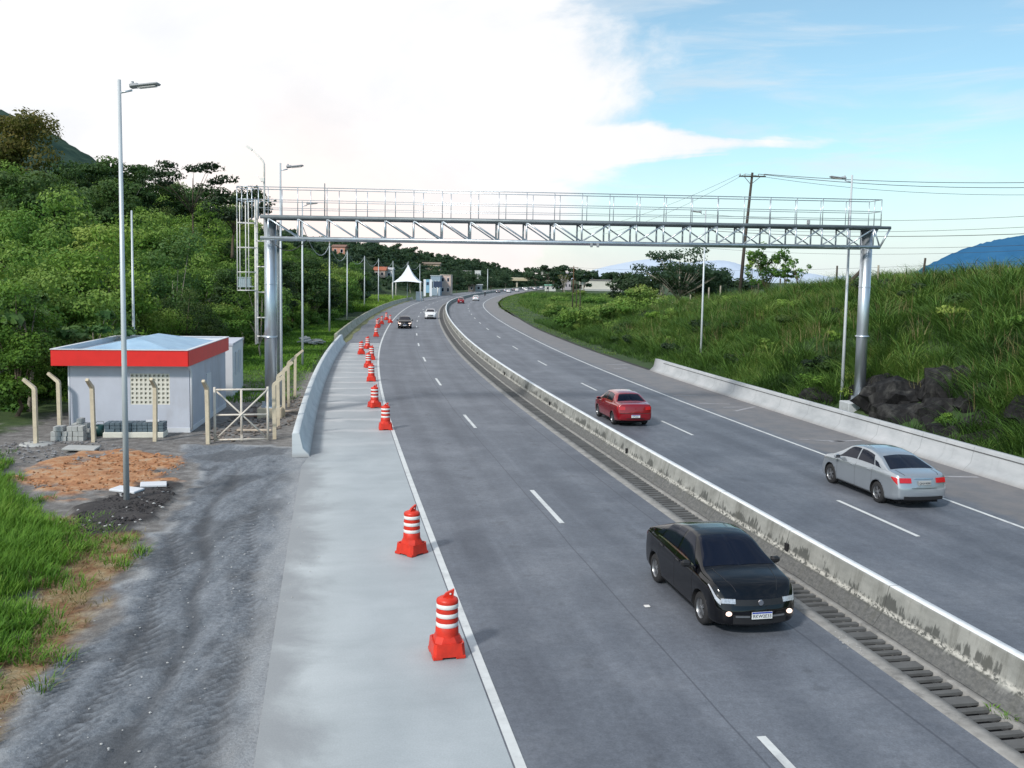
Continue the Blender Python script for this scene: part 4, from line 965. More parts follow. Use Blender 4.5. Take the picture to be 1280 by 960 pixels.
# ------------------------------------------------------------------ utility pole and lines on the bank
up=thing('utility_pole','dark wooden utility pole with crossarm on the crest of the right bank','utility pole',(23.9,100,4.3))
mb=MB();mb.path([(0,0,0),(.35,0,6.),(.9,0,13.6)],[.20,.16,.12],10);mb.build('pole',M['wood'],up)
mb=MB();mb.box((.88,-.14,13.2),(2.8,.12,.14));mb.tube((.0,-.14,13.2),(.75,0,12.4),.03,6);mb.tube((1.75,-.14,13.2),(.8,0,12.4),.03,6);mb.build('crossarm',M['wood'],up)
for xo in(-.4,.1,1.5,2.1):
    mb=MB();mb.lathe([(.0,.2),(.05,.19),(.04,.13),(.07,.1),(.05,.05),(.03,0)],(xo,-.14,13.28),8);mb.build('insulator',M['lamp_grey'],up)
ln=thing('power_line','set of power lines sagging from the utility pole out to the right','cable',(24,99.8,17.6))
mb=MB()
def span(a,b,sag,r=.018):
    mb.path([tuple(Vector(a).lerp(Vector(b),t)-Vector((0,0,sag*4*t*(1-t)))) for t in np.linspace(0,1,17)],r,5)
span((26.0,99.86,17.75),(62,78,16.2),.9,.03);span((25.4,99.86,17.75),(62,79,16.0),1.2,.03);span((24.0,99.86,17.75),(62,80,15.6),1.6,.02)
span((23.5,99.86,17.75),(10,150,14.),.8,.015);span((24.0,99.86,17.75),(14,150,13.6),.8,.015)
mb.build('cable_span',M['wire'],ln,world=True)
l2=thing('power_line','lower bundle of thin power lines crossing the sky above the blue mountain','cable',(45,85,12))
mb=MB()
for a,b,sg,rr in(((26,130,15.6),(68,84,15.0),1.5,.022),((26,128,13.6),(68,84,13.9),1.2,.022),((26,128,13.3),(68,84,13.0),1.2,.035),((26,127,11.9),(68,84,12.2),1.4,.02),((26,127,10.9),(68,84,11.9),1.4,.016),((10,200,9.),(68,84,10.6),1.5,.016)):span(a,b,sg,rr)
mb.build('cable_span',M['wire'],l2,world=True)
# fence posts on the crest
def fpost(y,oo,h,label,mat='wood',tilt=0.,r0=.09):
    x,yy,_=P(y,oo);z=float(terr(x,yy));mb=MB();mb.path([(0,0,-.3),(tilt*.5,0,h*.5),(tilt,0,h)],[r0,r0*.9,r0*.8],7)
    t=mb.build('fence_post',M[mat]);t.location=(x,yy,z);return tag(t,label,'fence post')
fpost(61,29,1.9,'weathered fence post at the far right of the grassy crest',tilt=.15)
fpost(66,28.5,1.8,'pale fence post beside the burnt looking leaning trunk on the crest','bark_pale')
fpost(72.5,28.5,2.0,'dark fence post on the crest just right of the gantry column')
fpost(85,29,2.1,'dark fence post left of the gantry column on the crest')
fpost(90.5,29,1.7,'dark fence post between the leaning tree and the right street lamp')
for q,yy in enumerate((99.,103.,110.,118.)):fpost(yy,28.,1.9,['pale stake under the bushy tree','pale stake just right of the utility pole','thin grey stake left of the utility pole','thin grey stake where the bank runs down'][q],'bark_pale',r0=.1)
x,y,_=P(67.5,27.5);lt=thing('leaning_trunk','dark burnt trunk leaning against a post on the grassy crest','trunk',(x,y,float(terr(x,y))))
mb=MB();mb.path([(-.9,0,.1),(-.3,0,.8),(.35,0,1.5),(.6,0,2.2)],[.17,.15,.14,.09],8);mb.build('trunk',M['wood'],lt)
mb=MB();mb.path([(.35,0,1.5),(.45,0,.7),(.5,0,-.1)],[.12,.12,.14],7);mb.build('forked_limb',M['wood'],lt)
# ------------------------------------------------------------------ hut
ha=math.atan2(.17,1.)
hut=thing('equipment_hut','small grey equipment hut with a bright red fascia and pale blue hipped roof','hut',(-15.45,38.0,0),ha-.06)
W_,D_,Hh=4.65,7.6,2.80
mb=MB()
# walls with an opening for the cobogo panel
wx0,wx1,wz0,wz1=.0,1.55,1.15,2.42
def wall(y0,y1,x0,x1,z0,z1):mb.box(((x0+x1)/2,(y0+y1)/2,(z0+z1)/2),(x1-x0,y1-y0,z1-z0))
wall(0,.15,-W_/2,wx0,0,Hh);wall(0,.15,wx1,W_/2,0,Hh);wall(0,.15,wx0,wx1,0,wz0);wall(0,.15,wx0,wx1,wz1,Hh)
wall(.15,D_,-W_/2,-W_/2+.15,0,Hh);wall(.15,D_,W_/2-.15,W_/2,0,Hh);wall(D_-.15,D_,-W_/2+.15,W_/2-.15,0,Hh)
mb.build('wall',M['hut_wall'],hut)
mb=MB();mb.box((0,-.012,.10),(W_+.03,.03,.2));mb.box((W_/2+.01,D_/2,.10),(.03,D_,.2));mb.build('plinth',M['hut_white'],hut)
mb=MB();nx,nz_=9,7
for a in range(nx+1):mb.box((wx0+(wx1-wx0)*a/nx,.07,(wz0+wz1)/2),(.085,.12,wz1-wz0))
for a in range(nz_+1):mb.box(((wx0+wx1)/2,.068,wz0+(wz1-wz0)*a/nz_),(wx1-wx0,.11,.085))
for a in range(nx):
    for b_ in range(nz_):mb.box((wx0+(wx1-wx0)*(a+.5)/nx,.09,wz0+(wz1-wz0)*(b_+.5)/nz_),(.025,.05,.13))
vb=mb.build('vent_block_window',M['cream'],hut)
mb=MB();mb.box(((wx0+wx1)/2,.14,(wz0+wz1)/2),(wx1-wx0,.006,wz1-wz0));mb.build('window_shadow',simple('window_shadow',(.30,.28,.23),.9),vb)
mb=MB();e=.52;fx0,fx1,fy0,fy1=-W_/2-.55,W_/2+.06,-.45,D_+.45
for (c,d) in((((fx0+fx1)/2,fy0,3.08),(fx1-fx0,.05,.64)),(((fx0+fx1)/2,fy1,3.08),(fx1-fx0,.05,.64)),((fx0,(fy0+fy1)/2,3.08),(.05,fy1-fy0-.05,.64)),((fx1,(fy0+fy1)/2,3.08),(.05,fy1-fy0-.05,.64))):mb.box(c,d)
mb.build('fascia',M['red_fascia'],hut)
mb=MB()
for (c,d) in((((fx0+fx1)/2,fy0+.02,3.415),(fx1-fx0+.06,.16,.03)),(((fx0+fx1)/2,fy1-.02,3.415),(fx1-fx0+.06,.16,.03)),((fx0+.02,(fy0+fy1)/2,3.415),(.16,fy1-fy0-.13,.03)),((fx1-.02,(fy0+fy1)/2,3.415),(.16,fy1-fy0-.13,.03))):mb.box(c,d)
mb.build('coping',M['hut_white'],hut)
mb=MB()
for (c,d) in((((fx0+fx1)/2,fy0+.04,3.30),(fx1-fx0-.06,.025,.20)),(((fx0+fx1)/2,fy1-.04,3.30),(fx1-fx0-.06,.025,.20)),((fx0+.04,(fy0+fy1)/2,3.30),(.025,fy1-fy0-.12,.20)),((fx1-.04,(fy0+fy1)/2,3.30),(.025,fy1-fy0-.12,.20))):mb.box(c,d)
mb.build('parapet_lining',M['hut_white'],hut)
mb=MB();mb.box(((fx0+fx1)/2,(fy0+fy1)/2,2.81),(fx1-fx0-.06,fy1-fy0-.06,.03));mb.build('soffit',M['hut_white'],hut)
def roofmat():
    m,nt,b=newmat('blue_roof_sheet');tc=N(nt,'ShaderNodeTexCoord').outputs['Object'];s=N(nt,'ShaderNodeSeparateXYZ');nt.links.new(tc,s.inputs[0])
    w=math_(nt,'SINE',math_(nt,'MULTIPLY',s.outputs[1],38));n=noise(nt,tc,1.2,5)
    c=ramp(nt,n,[(.3,(.20,.37,.55)),(.7,(.34,.54,.72))]);c=mixc(nt,math_(nt,'MULTIPLY',smooth_(nt,w,0,1),.25),c,(.6,.7,.78))
    nt.links.new(c,b.inputs['Base Color']);b.inputs['Roughness'].default_value=.45;bump(nt,b,w,.5,.02);return m
mb=MB();x0,x1,y0,y1=fx0+.35,fx1-.35,fy0+.35,fy1-.35;ry0,ry1=(fy0+fy1)/2-1.6,(fy0+fy1)/2+1.6;xm=(x0+x1)/2
mb.add([(x0,y0,3.22),(x1,y0,3.22),(x1,y1,3.22),(x0,y1,3.22),(xm,ry0,3.72),(xm,ry1,3.72)],[(0,1,4),(1,2,5,4),(2,3,5),(3,0,4,5)]);mb.build('roof',roofmat(),hut)
mb=MB();
for (c,d) in((((fx0+fx1)/2,(fy0+.03+y0)/2,3.2),(fx1-fx0-.08,y0-fy0,.02)),(((fx0+fx1)/2,(fy1+y1)/2,3.2),(fx1-fx0-.08,fy1-y1,.02)),(((fx0+x0)/2,(fy0+fy1)/2,3.203),(x0-fx0,y1-y0,.02)),(((fx1+x1)/2,(fy0+fy1)/2,3.203),(fx1-x1,y1-y0,.02))):mb.box(c,d)
mb.build('gutter',M['hut_white'],hut)
mb=MB();mb.path([(W_/2+.03,-.3,2.76),(W_/2+.07,.0,2.55),(W_/2+.07,.05,2.3),(W_/2+.07,.05,.1)],.05,8);mb.path([(-W_/2-.06,.05,2.8),(-W_/2-.06,.05,.1)],.045,8);mb.build('downpipe',M['hut_white'],hut)
mb=MB();mb.box((W_/2+.02,3.6,1.05),(.05,.9,2.1));mb.build('door',M['hut_white'],hut)
h2=thing('annex_building','taller windowless white annex with two narrow side windows behind the hut','hut',(-17.35,48.6,0),ha)
mb=MB();mb.box((.3,2.4,1.38),(5.0,4.8,2.76));mb.build('wall',M['hut_white'],h2)
mb=MB();mb.box((.3,2.4,2.82),(5.08,4.88,.12));mb.build('roof_slab',M['hut_wall'],h2)
for yy in(1.4,2.9):
    f=MB();
    for (dy,dz,a,b_) in((0,.58,.6,.06),(0,-.58,.6,.06),(-.27,0,.06,1.1),(.27,0,.06,1.1)):f.box((2.83,yy+dy,1.75+dz),(.06,a,b_))
    w=f.build('window',M['hut_white'],h2);g_=MB();g_.box((2.81,yy,1.75),(.03,.5,1.12));g_.build('pane',M['band'],w)
# ------------------------------------------------------------------ fence posts around the yard and the gate
def bent_post(x,y,rz,label,h=2.15,lean=.38,grp=None):
    mb=MB()
    sec=[(-.07,-.07),(.07,-.07),(.07,.07),(-.07,.07)]
    pts=[(0,0,-.1),(0,0,h-.06),(.03,0,h),(.03+lean,0,h+.32)]
    vs=[];
    for i,p in enumerate(pts):
        k=1. if i<3 else .8
        for a,b_ in sec:
            if i==3:vs.append((p[0]+a*.6*k,p[1]+b_*k,p[2]-a*.8*k))
            elif i==2:vs.append((p[0]+a*.9,p[1]+b_,p[2]-a*.4))
            else:vs.append((p[0]+a,p[1]+b_,p[2]))
    fs=[(3,2,1,0),(12,13,14,15)]
    for l in range(3):
        for q in range(4):fs.append((l*4+q,l*4+(q+1)%4,(l+1)*4+(q+1)%4,(l+1)*4+q))
    mb.add(vs,fs);o=mb.build('concrete_post',M['conc_post']);o.location=(x,y,.0);o.rotation_euler=(random.uniform(-.015,.015),random.uniform(-.015,.015),rz);return tag(o,label,'fence post',grp)
bent_post(-17.8,35.0,math.pi,'leftmost bent concrete post standing in a round footing')
bent_post(-17.95,37.2,math.pi,'bent concrete post behind the leftmost one, left of the hut')
bent_post(-15.9,35.6,-math.pi/2,'concrete post beside the stack of pale blocks in front of the hut')
bent_post(-13.75,36.1,-math.pi/2,'concrete post in front of the vent block window')
bent_post(-11.6,35.8,-math.pi/2,'concrete post holding the left side of the white gate')
row=[(-9.38,37.1),(-10.0,40.2),(-10.45,43.0),(-10.98,46.2),(-11.55,50.0)]
rn=['nearest post of the concrete row right of the gate','second post of the concrete row behind the gate post','third post of the concrete row beside the column footing','fourth post of the concrete row along the barrier','farthest post of the concrete row, its bent top standing out']
for (x,y),l in zip(row,rn):bent_post(x,y,.2,l,h=2.2)
mb=MB();mb.lathe([(0,.06),(.55,.05),(.6,0.)],(-17.8,35.,.0),18);tag(mb.build('post_footing',M['block']),'round flat concrete pad around the leftmost bent post','footing')
bent_post(-14.2,54.5,.2,'pale concrete post standing at the back corner of the annex',h=2.4)
ga=thing('yard_gate','white painted metal gate with crossed diagonal bars between concrete posts','gate',(-11.43,36.1,0),math.atan2(.45,1.95))
gw,gh=1.98,2.05
mb=MB()
for x in(0,gw):mb.tube((x,0,.05),(x,0,gh+.1),.048,8)
for z in(.1,gh*.52,gh):mb.tube((.0,0,z),(gw,0,z),.036,8)
mb.tube((gw/2,0,.02),(gw/2,0,gh),.045,8);mb.build('gate_frame',M['gate_paint'],ga)
for a,b_ in(((0,0,.1),(gw,0,gh)),((0,0,gh),(gw,0,.1))):
    mb=MB();mb.tube((a[0],-.03 if a[2]<1 else .03,a[2]),(b_[0],-.03 if a[2]<1 else .03,b_[2]),.032,8);mb.build('diagonal_bar',M['gate_paint'],ga)
mb=MB();mb.box((gw/2,-.03,.18),(.09,.03,.22));mb.build('latch',M['gate_paint'],ga)
# ------------------------------------------------------------------ site clutter
def slab_stack(name,label,loc,rz,layers,per,size,gap,mat,cat,jit=.02):
    t=thing(name,label,cat,loc,rz)
    for l in range(layers):
        for q in range(per[l]):
            mb=MB();mb.box(((q-(per[l]-1)/2)*(size[0]+gap)+random.uniform(-jit,jit),random.uniform(-jit,jit),size[2]*(l+.5)+.0),(size[0],size[1],size[2]-.008),rz=random.uniform(-.03,.03),bev=.008)
            mb.build('block',mat,t)
    return t
for q,(x,y,ly,pr,l) in enumerate(((-17.35,35.95,3,[3,3,2],'low stack of pale hollow blocks at the left of the pile'),(-16.75,36.05,3,[3,3,3],'middle stack of pale concrete blocks in front of the hut'),(-16.9,36.75,4,[4,4,3,1],'rear stack of pale concrete blocks reaching highest against the hut'))):
    slab_stack('block_stack',l,(x,y,.0),.1,ly,pr,(.19,.40,.19),.01,M['block'],'blocks')
slab_stack('paver_stack','long stack of dark blue grey pavers on a pale timber base','',0,0,[],(1,1,1),0,None,'pavers') if False else None
pv=thing('paver_stack','long low stack of dark blue grey pavers in front of the hut wall','pavers',(-14.9,37.15,.22),.12)
for l in range(3):
    for q in range(11):
        mb=MB();mb.box(((q-5)*.205,0,.06+l*.125),(.19,.62,.115),rz=random.uniform(-.04,.04),bev=.01);mb.build('paver',M['sheet_blue'],pv)
bs_=MB();bs_.box((0,0,.11),(2.3,.75,.22),bev=.02);o=bs_.build('pallet_base',M['cream']);o.location=(-14.9,37.12,0);o.rotation_euler=(0,0,.12);tag(o,'pale low base under the stack of blue grey pavers','pallet')
bk=thing('bucket','small dark green bucket between the blocks and the paver stack','bucket',(-16.35,37.1,.02))
mb=MB();mb.lathe([(.0,0),(.17,0),(.21,.42),(.19,.42),(.155,.03),(0,.03)],(0,0,0),16);mb.build('body',simple('green_bucket',(.02,.07,.07),.4),bk)
mb=MB();mb.path([(-.2,0,.4),(-.12,.12,.55),(.12,.12,.55),(.2,0,.4)],.01,5);mb.build('handle',M['wire'],bk)
mb=MB();mb.box((0,0,.03),(.5,.3,.05),rz=.3);o=mb.build('paper_sack',M['hut_white']);o.location=(-14.25,37.2,.60);tag(o,'white paper sheet lying on top of the paver stack','sack')
for q,(x,y,w,d,rz,l) in enumerate(((-15.6,33.9,1.15,.7,.1,'pale concrete slab lying in front of the block stack'),(-10.75,28.05,.75,.5,.35,'pale inspection cover right of the lamp post base'),(-11.25,27.3,.85,.5,-.25,'broken pale slab just behind the lamp post base'))):
    mb=MB();mb.box((0,0,.05),(w,d,.07),bev=.015,rx=.02,ry=.03);o=mb.build('concrete_slab',M['hut_white'] if q else M['block']);o.location=(x,y,.10 if q else .06);o.rotation_euler=(0,0,rz);tag(o,l,'slab')
# planks and rubble inside the fence
for q,(x,y,l_,rz,l) in enumerate(((-10.6,38.6,1.4,.1,'loose plank lying behind the gate'),(-11.4,42.6,1.8,.15,'reddish timber lying by the annex wall'),(-10.7,44.2,1.3,.05,'pale timber lying across the ground behind the column'))):
    mb=MB();mb.box((0,0,.04),(l_,.18,.07),rz=rz,bev=.01);o=mb.build('plank',simple('plank_%d'%q,(.42,.25,.18) if q==1 else (.5,.42,.34),.85,0,.2,5));o.location=(x,y,.05);tag(o,l,'plank')
def rubble(name,label,c,rad,n,smin,smax,mat,seed,z=.0,squash=.6):
    r=np.random.default_rng(seed);mb=MB()
    for _ in range(n):
        a=r.uniform(0,6.28);d=math.sqrt(r.uniform(0,1));s=r.uniform(smin,smax)
        x=c[0]+rad[0]*d*math.cos(a);y=c[1]+rad[1]*d*math.sin(a)
        q=[Vector(v) for v in((1,0,0),(-1,0,0),(0,1,0),(0,-1,0),(0,0,1),(0,0,-1))]
        q=[(x+v.x*s*r.uniform(.6,1.3),y+v.y*s*r.uniform(.6,1.3),z+s*.3+v.z*s*squash*r.uniform(.6,1.2)) for v in q]
        mb.add(q,[(0,2,4),(2,1,4),(1,3,4),(3,0,4),(2,0,5),(1,2,5),(3,1,5),(0,3,5)])
    return tag(mb.build(name,mat),label,'stones',kind='stuff')
rubble('gravel_stones','scattered pale stones along the ruts of the gravel track',(-5.9,18),(1.9,9),210,.008,.028,M['stone'],1,.0)
rubble('soil_stones','pale stones and crumbs on the dark soil around the lamp post',(-10.6,25.2),(1.1,2.6),70,.015,.06,M['stone'],2,.08)
rubble('earth_clods','reddish earth clods scattered over the orange dirt patch',(-13.,30.3),(2.3,3.),420,.015,.075,simple('earth_clod',(.36,.17,.08),.95,0,.4,3.),3,.07)
rubble('dark_clods','dark crumbs of asphalt on the mound at the lamp post',(-10.6,25.6),(1.0,2.7),600,.015,.06,simple('dark_clod',(.035,.032,.034),.9,0,.5,3.),4,.09)
rubble('yard_rubble','grey rubble spread over the ground inside the fence',(-11.2,43),(1.7,7),500,.03,.12,simple('yard_rubble',(.20,.17,.15),.95,0,.5,3.),5,.0)
rubble('edge_rubble','grey rubble and dust around the blocks left of the hut',(-17,33.6),(3.,2.2),300,.02,.09,simple('edge_rubble',(.22,.22,.23),.95,0,.4,3.),6,.03)
rubble('road_chips','small pale chips lying at the outer lip of the gutter',P(17,-1.3,0),(.15,.6),20,.01,.03,M['stone'],8,.01)
dbr=thing('debris_pile','pile of broken pale concrete slabs on the grass behind the barrier','debris',(-19.,87.,float(max(terr(-19.,87.),0))))
for q in range(9):
    mb=MB();mb.box((random.uniform(-1.3,1.3),random.uniform(-1.5,1.5),.15+.05*q),(random.uniform(.6,1.6),random.uniform(.4,.9),.12),rz=random.uniform(0,3),rx=random.uniform(-.3,.3),ry=random.uniform(-.3,.3));mb.build('broken_slab',M['block'],dbr)
# road stud and specks on the road
mb=MB();mb.box((0,0,.012),(.11,.10,.02),bev=.005);o=mb.build('road_stud',M['band']);o.location=(2.8,18.5,.002);o.rotation_euler=(0,0,.2);tag(o,'small white road stud on the lane in front of the black car','road stud')
# ------------------------------------------------------------------ traffic barrels
def barrel():
    t=thing('traffic_barrel','x','traffic barrel')
    mb=MB();h=.285
    lv=[(.0,h,.05,.0),(.05,h+.0,.05,0),(.30,h-.012,.04,0),(.34,h-.02,.04,0),(.335,h-.045,.04,0),(.24,h-.10,.05,0),(.31,.21,.10,0)]
    n=8;vs=[]
    for z,e,c,_ in [(0.04,h,.05,0),(.19,h-.015,.05,0),(.265,h-.02,.05,0),(.26,h-.045,.05,0),(.19,h-.065,.06,0),(.25,.235,.10,0),(.36,.20,.11,0)]:
        for x,y in((-e+c,-e),(e-c,-e),(e,-e+c),(e,e-c),(e-c,e),(-e+c,e),(-e,e-c),(-e,-e+c)):vs.append((x,y,z))
    fs=[tuple(range(7,-1,-1)),tuple(range(48,56))]
    for l in range(6):
        for q in range(8):fs.append((l*8+q,l*8+(q+1)%8,(l+1)*8+(q+1)%8,(l+1)*8+q))
    mb.add(vs,fs)
    for a in(-1,1):
        for b_ in(-1,1):mb.box((a*.20,b_*.20,.03),(.17,.17,.06),bev=.01)
    mb.build('base',M['red_plastic'],t)
    mb=MB();mb.lathe([(.210,.30),(.203,.40),(.198,.50),(.19,.51),(.188,.585),(.198,.60),(.186,.66),(.186,.75),(.194,.765),(.183,.82),(.182,.90),(.19,.93),(.192,.955),(.182,.985),(.14,1.01),(.0,1.02)],(0,0,0),28);mb.build('drum',M['red_plastic'],t)
    for z in(.515,.68,.84):
        mb=MB();mb.lathe([(.192,z),(.1945,z+.002),(.1925,z+.073),(.19,z+.075)],(0,0,0),28);mb.build('reflective_band',M['band'],t)
    mb=MB();mb.add([(-.10,-.03,1.0),(.10,-.03,1.0),(.10,.03,1.0),(-.10,.03,1.0),(-.02,-.025,1.09),(.12,-.025,1.15),(.12,.025,1.15),(-.02,.025,1.09)],[(0,1,5,4),(1,2,6,5),(2,3,7,6),(3,0,4,7),(4,5,6,7),(3,2,1,0)]);mb.lathe([(.0,-.034),(.028,-.034),(.028,.034),(0,.034)],(.05,0,1.07),10,'y');hd_=mb.build('handle',M['red_plastic'],t)
    mb=MB();mb.lathe([(.0,-.036),(.018,-.036),(.018,.036),(0,.036)],(.05,0,1.07),8,'y');mb.build('handle_hole',M['band'],hd_)
    return t
bl=[(-1.05,15.95,.25,'nearest red and white traffic barrel, beside the edge line'),(-2.3,21.9,.9,'second nearest red and white traffic barrel'),(-5.35,39.9,.2,'third traffic barrel, right against the edge line'),(-6.8,46.6,.5,'fourth traffic barrel, just left behind the third'),(-8.7,58.2,.1,'fifth traffic barrel in the receding row'),(-10.2,66.8,.4,'sixth traffic barrel, left of the edge line'),(-10.9,73.,.2,'seventh traffic barrel in the receding row'),(-12.9,84.,.6,'eighth traffic barrel in the receding row'),(-12.5,78.,.3,'traffic barrel half hidden behind the seventh'),(-14.6,101.,.2,'ninth traffic barrel, lone one before the far cluster'),(-16.9,118.,.4,'left barrel of the far cluster'),(-17.6,127.,.2,'rear barrel of the far cluster'),(-17.0,131.,.5,'rightmost barrel of the far cluster'),(-18.6,139.,.5,'farthest traffic barrel at the top of the row'),(-17.2,121.,.1,'middle barrel of the far cluster')]
bp=None
for x,y,rz,l in bl:
    if bp is None:bp=barrel();t=bp
    else:t=copy_tree(bp)
    t.location=(x,y,.006);t.rotation_euler=(0,0,rz);t['label']=l;t['group']='traffic barrels along the left edge line'
# ------------------------------------------------------------------ cars
def text_mesh(s,size,name):
    cu=bpy.data.curves.new(name,'FONT');cu.body=s;cu.size=size;cu.align_x='CENTER';cu.align_y='CENTER';cu.extrude=.002
    o=bpy.data.objects.new('tmp',cu);COL.objects.link(o);bpy.context.view_layer.update()
    me=bpy.data.meshes.new_from_object(o.evaluated_get(bpy.context.evaluated_depsgraph_get()));bpy.data.objects.remove(o);bpy.data.curves.remove(cu);return me
def smooth_interp(pts,x,w=.05):
    a=np.array(pts,float);x=np.asarray(x,float);r=0
    for d in np.linspace(-w,w,7):r=r+np.interp(x+d,a[:,0],a[:,1])
    return r/7
class Car:
    def __init__(s,P_):s.__dict__.update(P_)
    def ctrl(s,x):
        zt=smooth_interp(s.top,x,.06);zb=smooth_interp(s.belt,x,.1);w=smooth_interp(s.wid,x,.05)
        h=zt-zb;zs=np.minimum(zb,zt-.07);z0=smooth_interp(s.bot,x,.08)
        gh=np.clip(zt-zs-.07,0,1)
        yg=w-.05;yr=w-.09-.42*gh
        k=[(0*w,z0),(w*.86,z0),(w*.955,z0+.03),(w*.985,z0+.12),(w*1.0,(z0+zs)*.5+.02),(w*.995,zs-.10),(w*.972,zs-.02),(yg,zs+.012),
           (yg-.02-.12*gh,zs+.03+.35*gh),(yr+.03,zt-.075*np.clip(gh*4,.5,1)),(yr-.06,zt-.028),(yr*.6,zt-.008),(yr*.25,zt),(0*w,zt)]
        return k
    def surf(s,x,t):
        """x along, t in 0..1 round the half section, vectorised"""
        x=np.asarray(x,float);t=np.asarray(t,float);k=s.ctrl(x);n=len(k)-1
        u=np.clip(t,0,1)*n;i=np.clip(np.floor(u).astype(int),0,n-1);f=u-i
        Y=np.stack([np.broadcast_to(a[0],x.shape) for a in k]);Z=np.stack([np.broadcast_to(a[1],x.shape) for a in k])
        def g(A,j):
            jj=np.clip(j,0,n);return np.take_along_axis(A,jj[None],0)[0]
        def cr(A,sy):
            a,b,c,d=g(A,i-1),g(A,i),g(A,i+1),g(A,i+2)
            a=np.where(i==0,sy*b if False else a,a)
            return ((-f+1)**3*a+(3*f**3-6*f*f+4)*b+(-3*f**3+3*f*f+3*f+1)*c+f**3*d)/6
        y=cr(Y,0);z=cr(Z,0);y=np.where(t<=0,0,y);y=np.where(t>=1,0,y)
        # shape the ends: bumper bulge and raked nose/tail
        fr=np.clip((x-(s.xf-.55))/.55,0,1)**2;re=np.clip(((s.xr+.5)-x)/.5,0,1)**2
        X=x-fr*(s.nose*np.clip(z-.50,0,1)+.10*np.clip(.32-z,0,1)+s.bowf*(y/.85)**2)+re*(s.tailk*np.clip(z-.62,0,1)+.15*np.clip(.35-z,0,1)+s.bowr*(y/.85)**2)
        return X,y,z
    def patch(s,bx,tx,side=1,nu=10,nv=10,off=.003,name='patch',mat=None,parent=None,smooth=True):
        """bx: four corner (x,t) pairs, bilinear; tx unused"""
        (x0,t0),(x1,t1),(x2,t2),(x3,t3)=bx
        U,V=np.meshgrid(np.linspace(0,1,nu+1),np.linspace(0,1,nv+1))
        xx=(x0*(1-U)+x1*U)*(1-V)+(x3*(1-U)+x2*U)*V;tt=(t0*(1-U)+t1*U)*(1-V)+(t3*(1-U)+t2*U)*V
        e=1e-3
        A=np.stack(s.surf(xx,tt),-1);B=np.stack(s.surf(xx+e,tt),-1);C=np.stack(s.surf(xx,tt+e),-1)
        n=np.cross(B-A,C-A);n/=np.linalg.norm(n,axis=-1)[...,None]+1e-12
        n=np.where((n[...,1:2]*A[...,1:2]+n[...,2:3]*(A[...,2:3]-.7)+n[...,0:1]*A[...,0:1]*.1)<0,-n,n)
        A=A+n*off
        if side<0:A=A*np.array([1,-1,1])
        Vv=A.reshape(-1,3);k=nu+1;i=np.arange(nv)[:,None]*k;j=np.arange(nu)[None,:]
        F=np.stack([i+j,i+j+1,i+j+1+k,i+j+k],-1).reshape(-1,4)
        if side<0:F=F[:,::-1]
        return Vv,F
def car_patch(car,quads,side,off,name,mat,parent,nu=10,nv=10,mirror=False):
    Vs=[];Fs=[];k=0
    for q in quads:
        for sd_ in((1,-1) if mirror else (side,)):
            V,F=car.patch(q,None,sd_,nu,nv,off);Vs.append(V);Fs.append(F+k);k+=len(V)
    return link(name,npmesh(name,np.concatenate(Vs),np.concatenate(Fs),smooth=True),mat,parent)
def wheel(par,x,y,r,w,side,spokes=5):
    t=MB();pr=[(r*.62,-w/2),(r*.9,-w/2),(r*.985,-w*.38),(r,-w*.2),(r,w*.2),(r*.985,w*.38),(r*.9,w/2),(r*.62,w/2)]
    root=bpy.data.objects.new('wheel',None);COL.objects.link(root);root.parent=par;root.location=(x,y,r);root.rotation_euler=(0,0,0 if side>0 else math.pi)
    t.lathe(pr,(0,0,0),32,'y');t.build('tyre',M['rubber'],root)
    m=MB();m.lathe([(r*.64,w*.46),(r*.60,w*.36),(r*.58,w*.1)],(0,0,0),32,'y')
    m.lathe([(0,w*.40),(r*.13,w*.40),(r*.15,w*.30)],(0,0,0),16,'y')
    for i in range(spokes):
        for dd in(-.14,.14):
            a=2*math.pi*i/spokes+dd;c,s_=math.cos(a),math.sin(a)
            p0=Vector((r*.08*c,0,r*.08*s_));p1=Vector((r*.60*math.cos(a+dd*.4),0,r*.60*math.sin(a+dd*.4)));pn=Vector((-s_,0,c))*r*.045
            m.add([p0-pn+Vector((0,w*.40,0)),p0+pn+Vector((0,w*.40,0)),p1+pn+Vector((0,w*.34,0)),p1-pn+Vector((0,w*.34,0)),p0-pn+Vector((0,w*.25,0)),p0+pn+Vector((0,w*.25,0)),p1+pn+Vector((0,w*.2,0)),p1-pn+Vector((0,w*.2,0))],[(0,1,2,3),(0,4,5,1),(1,5,6,2),(2,6,7,3),(3,7,4,0)])
    m.build('rim',M['rim'],root)
    m=MB();m.lathe([(r*.60,w*.06),(0,w*.06)],(0,0,0),24,'y');m.build('brake_shadow',M['dark'],root)
    return root
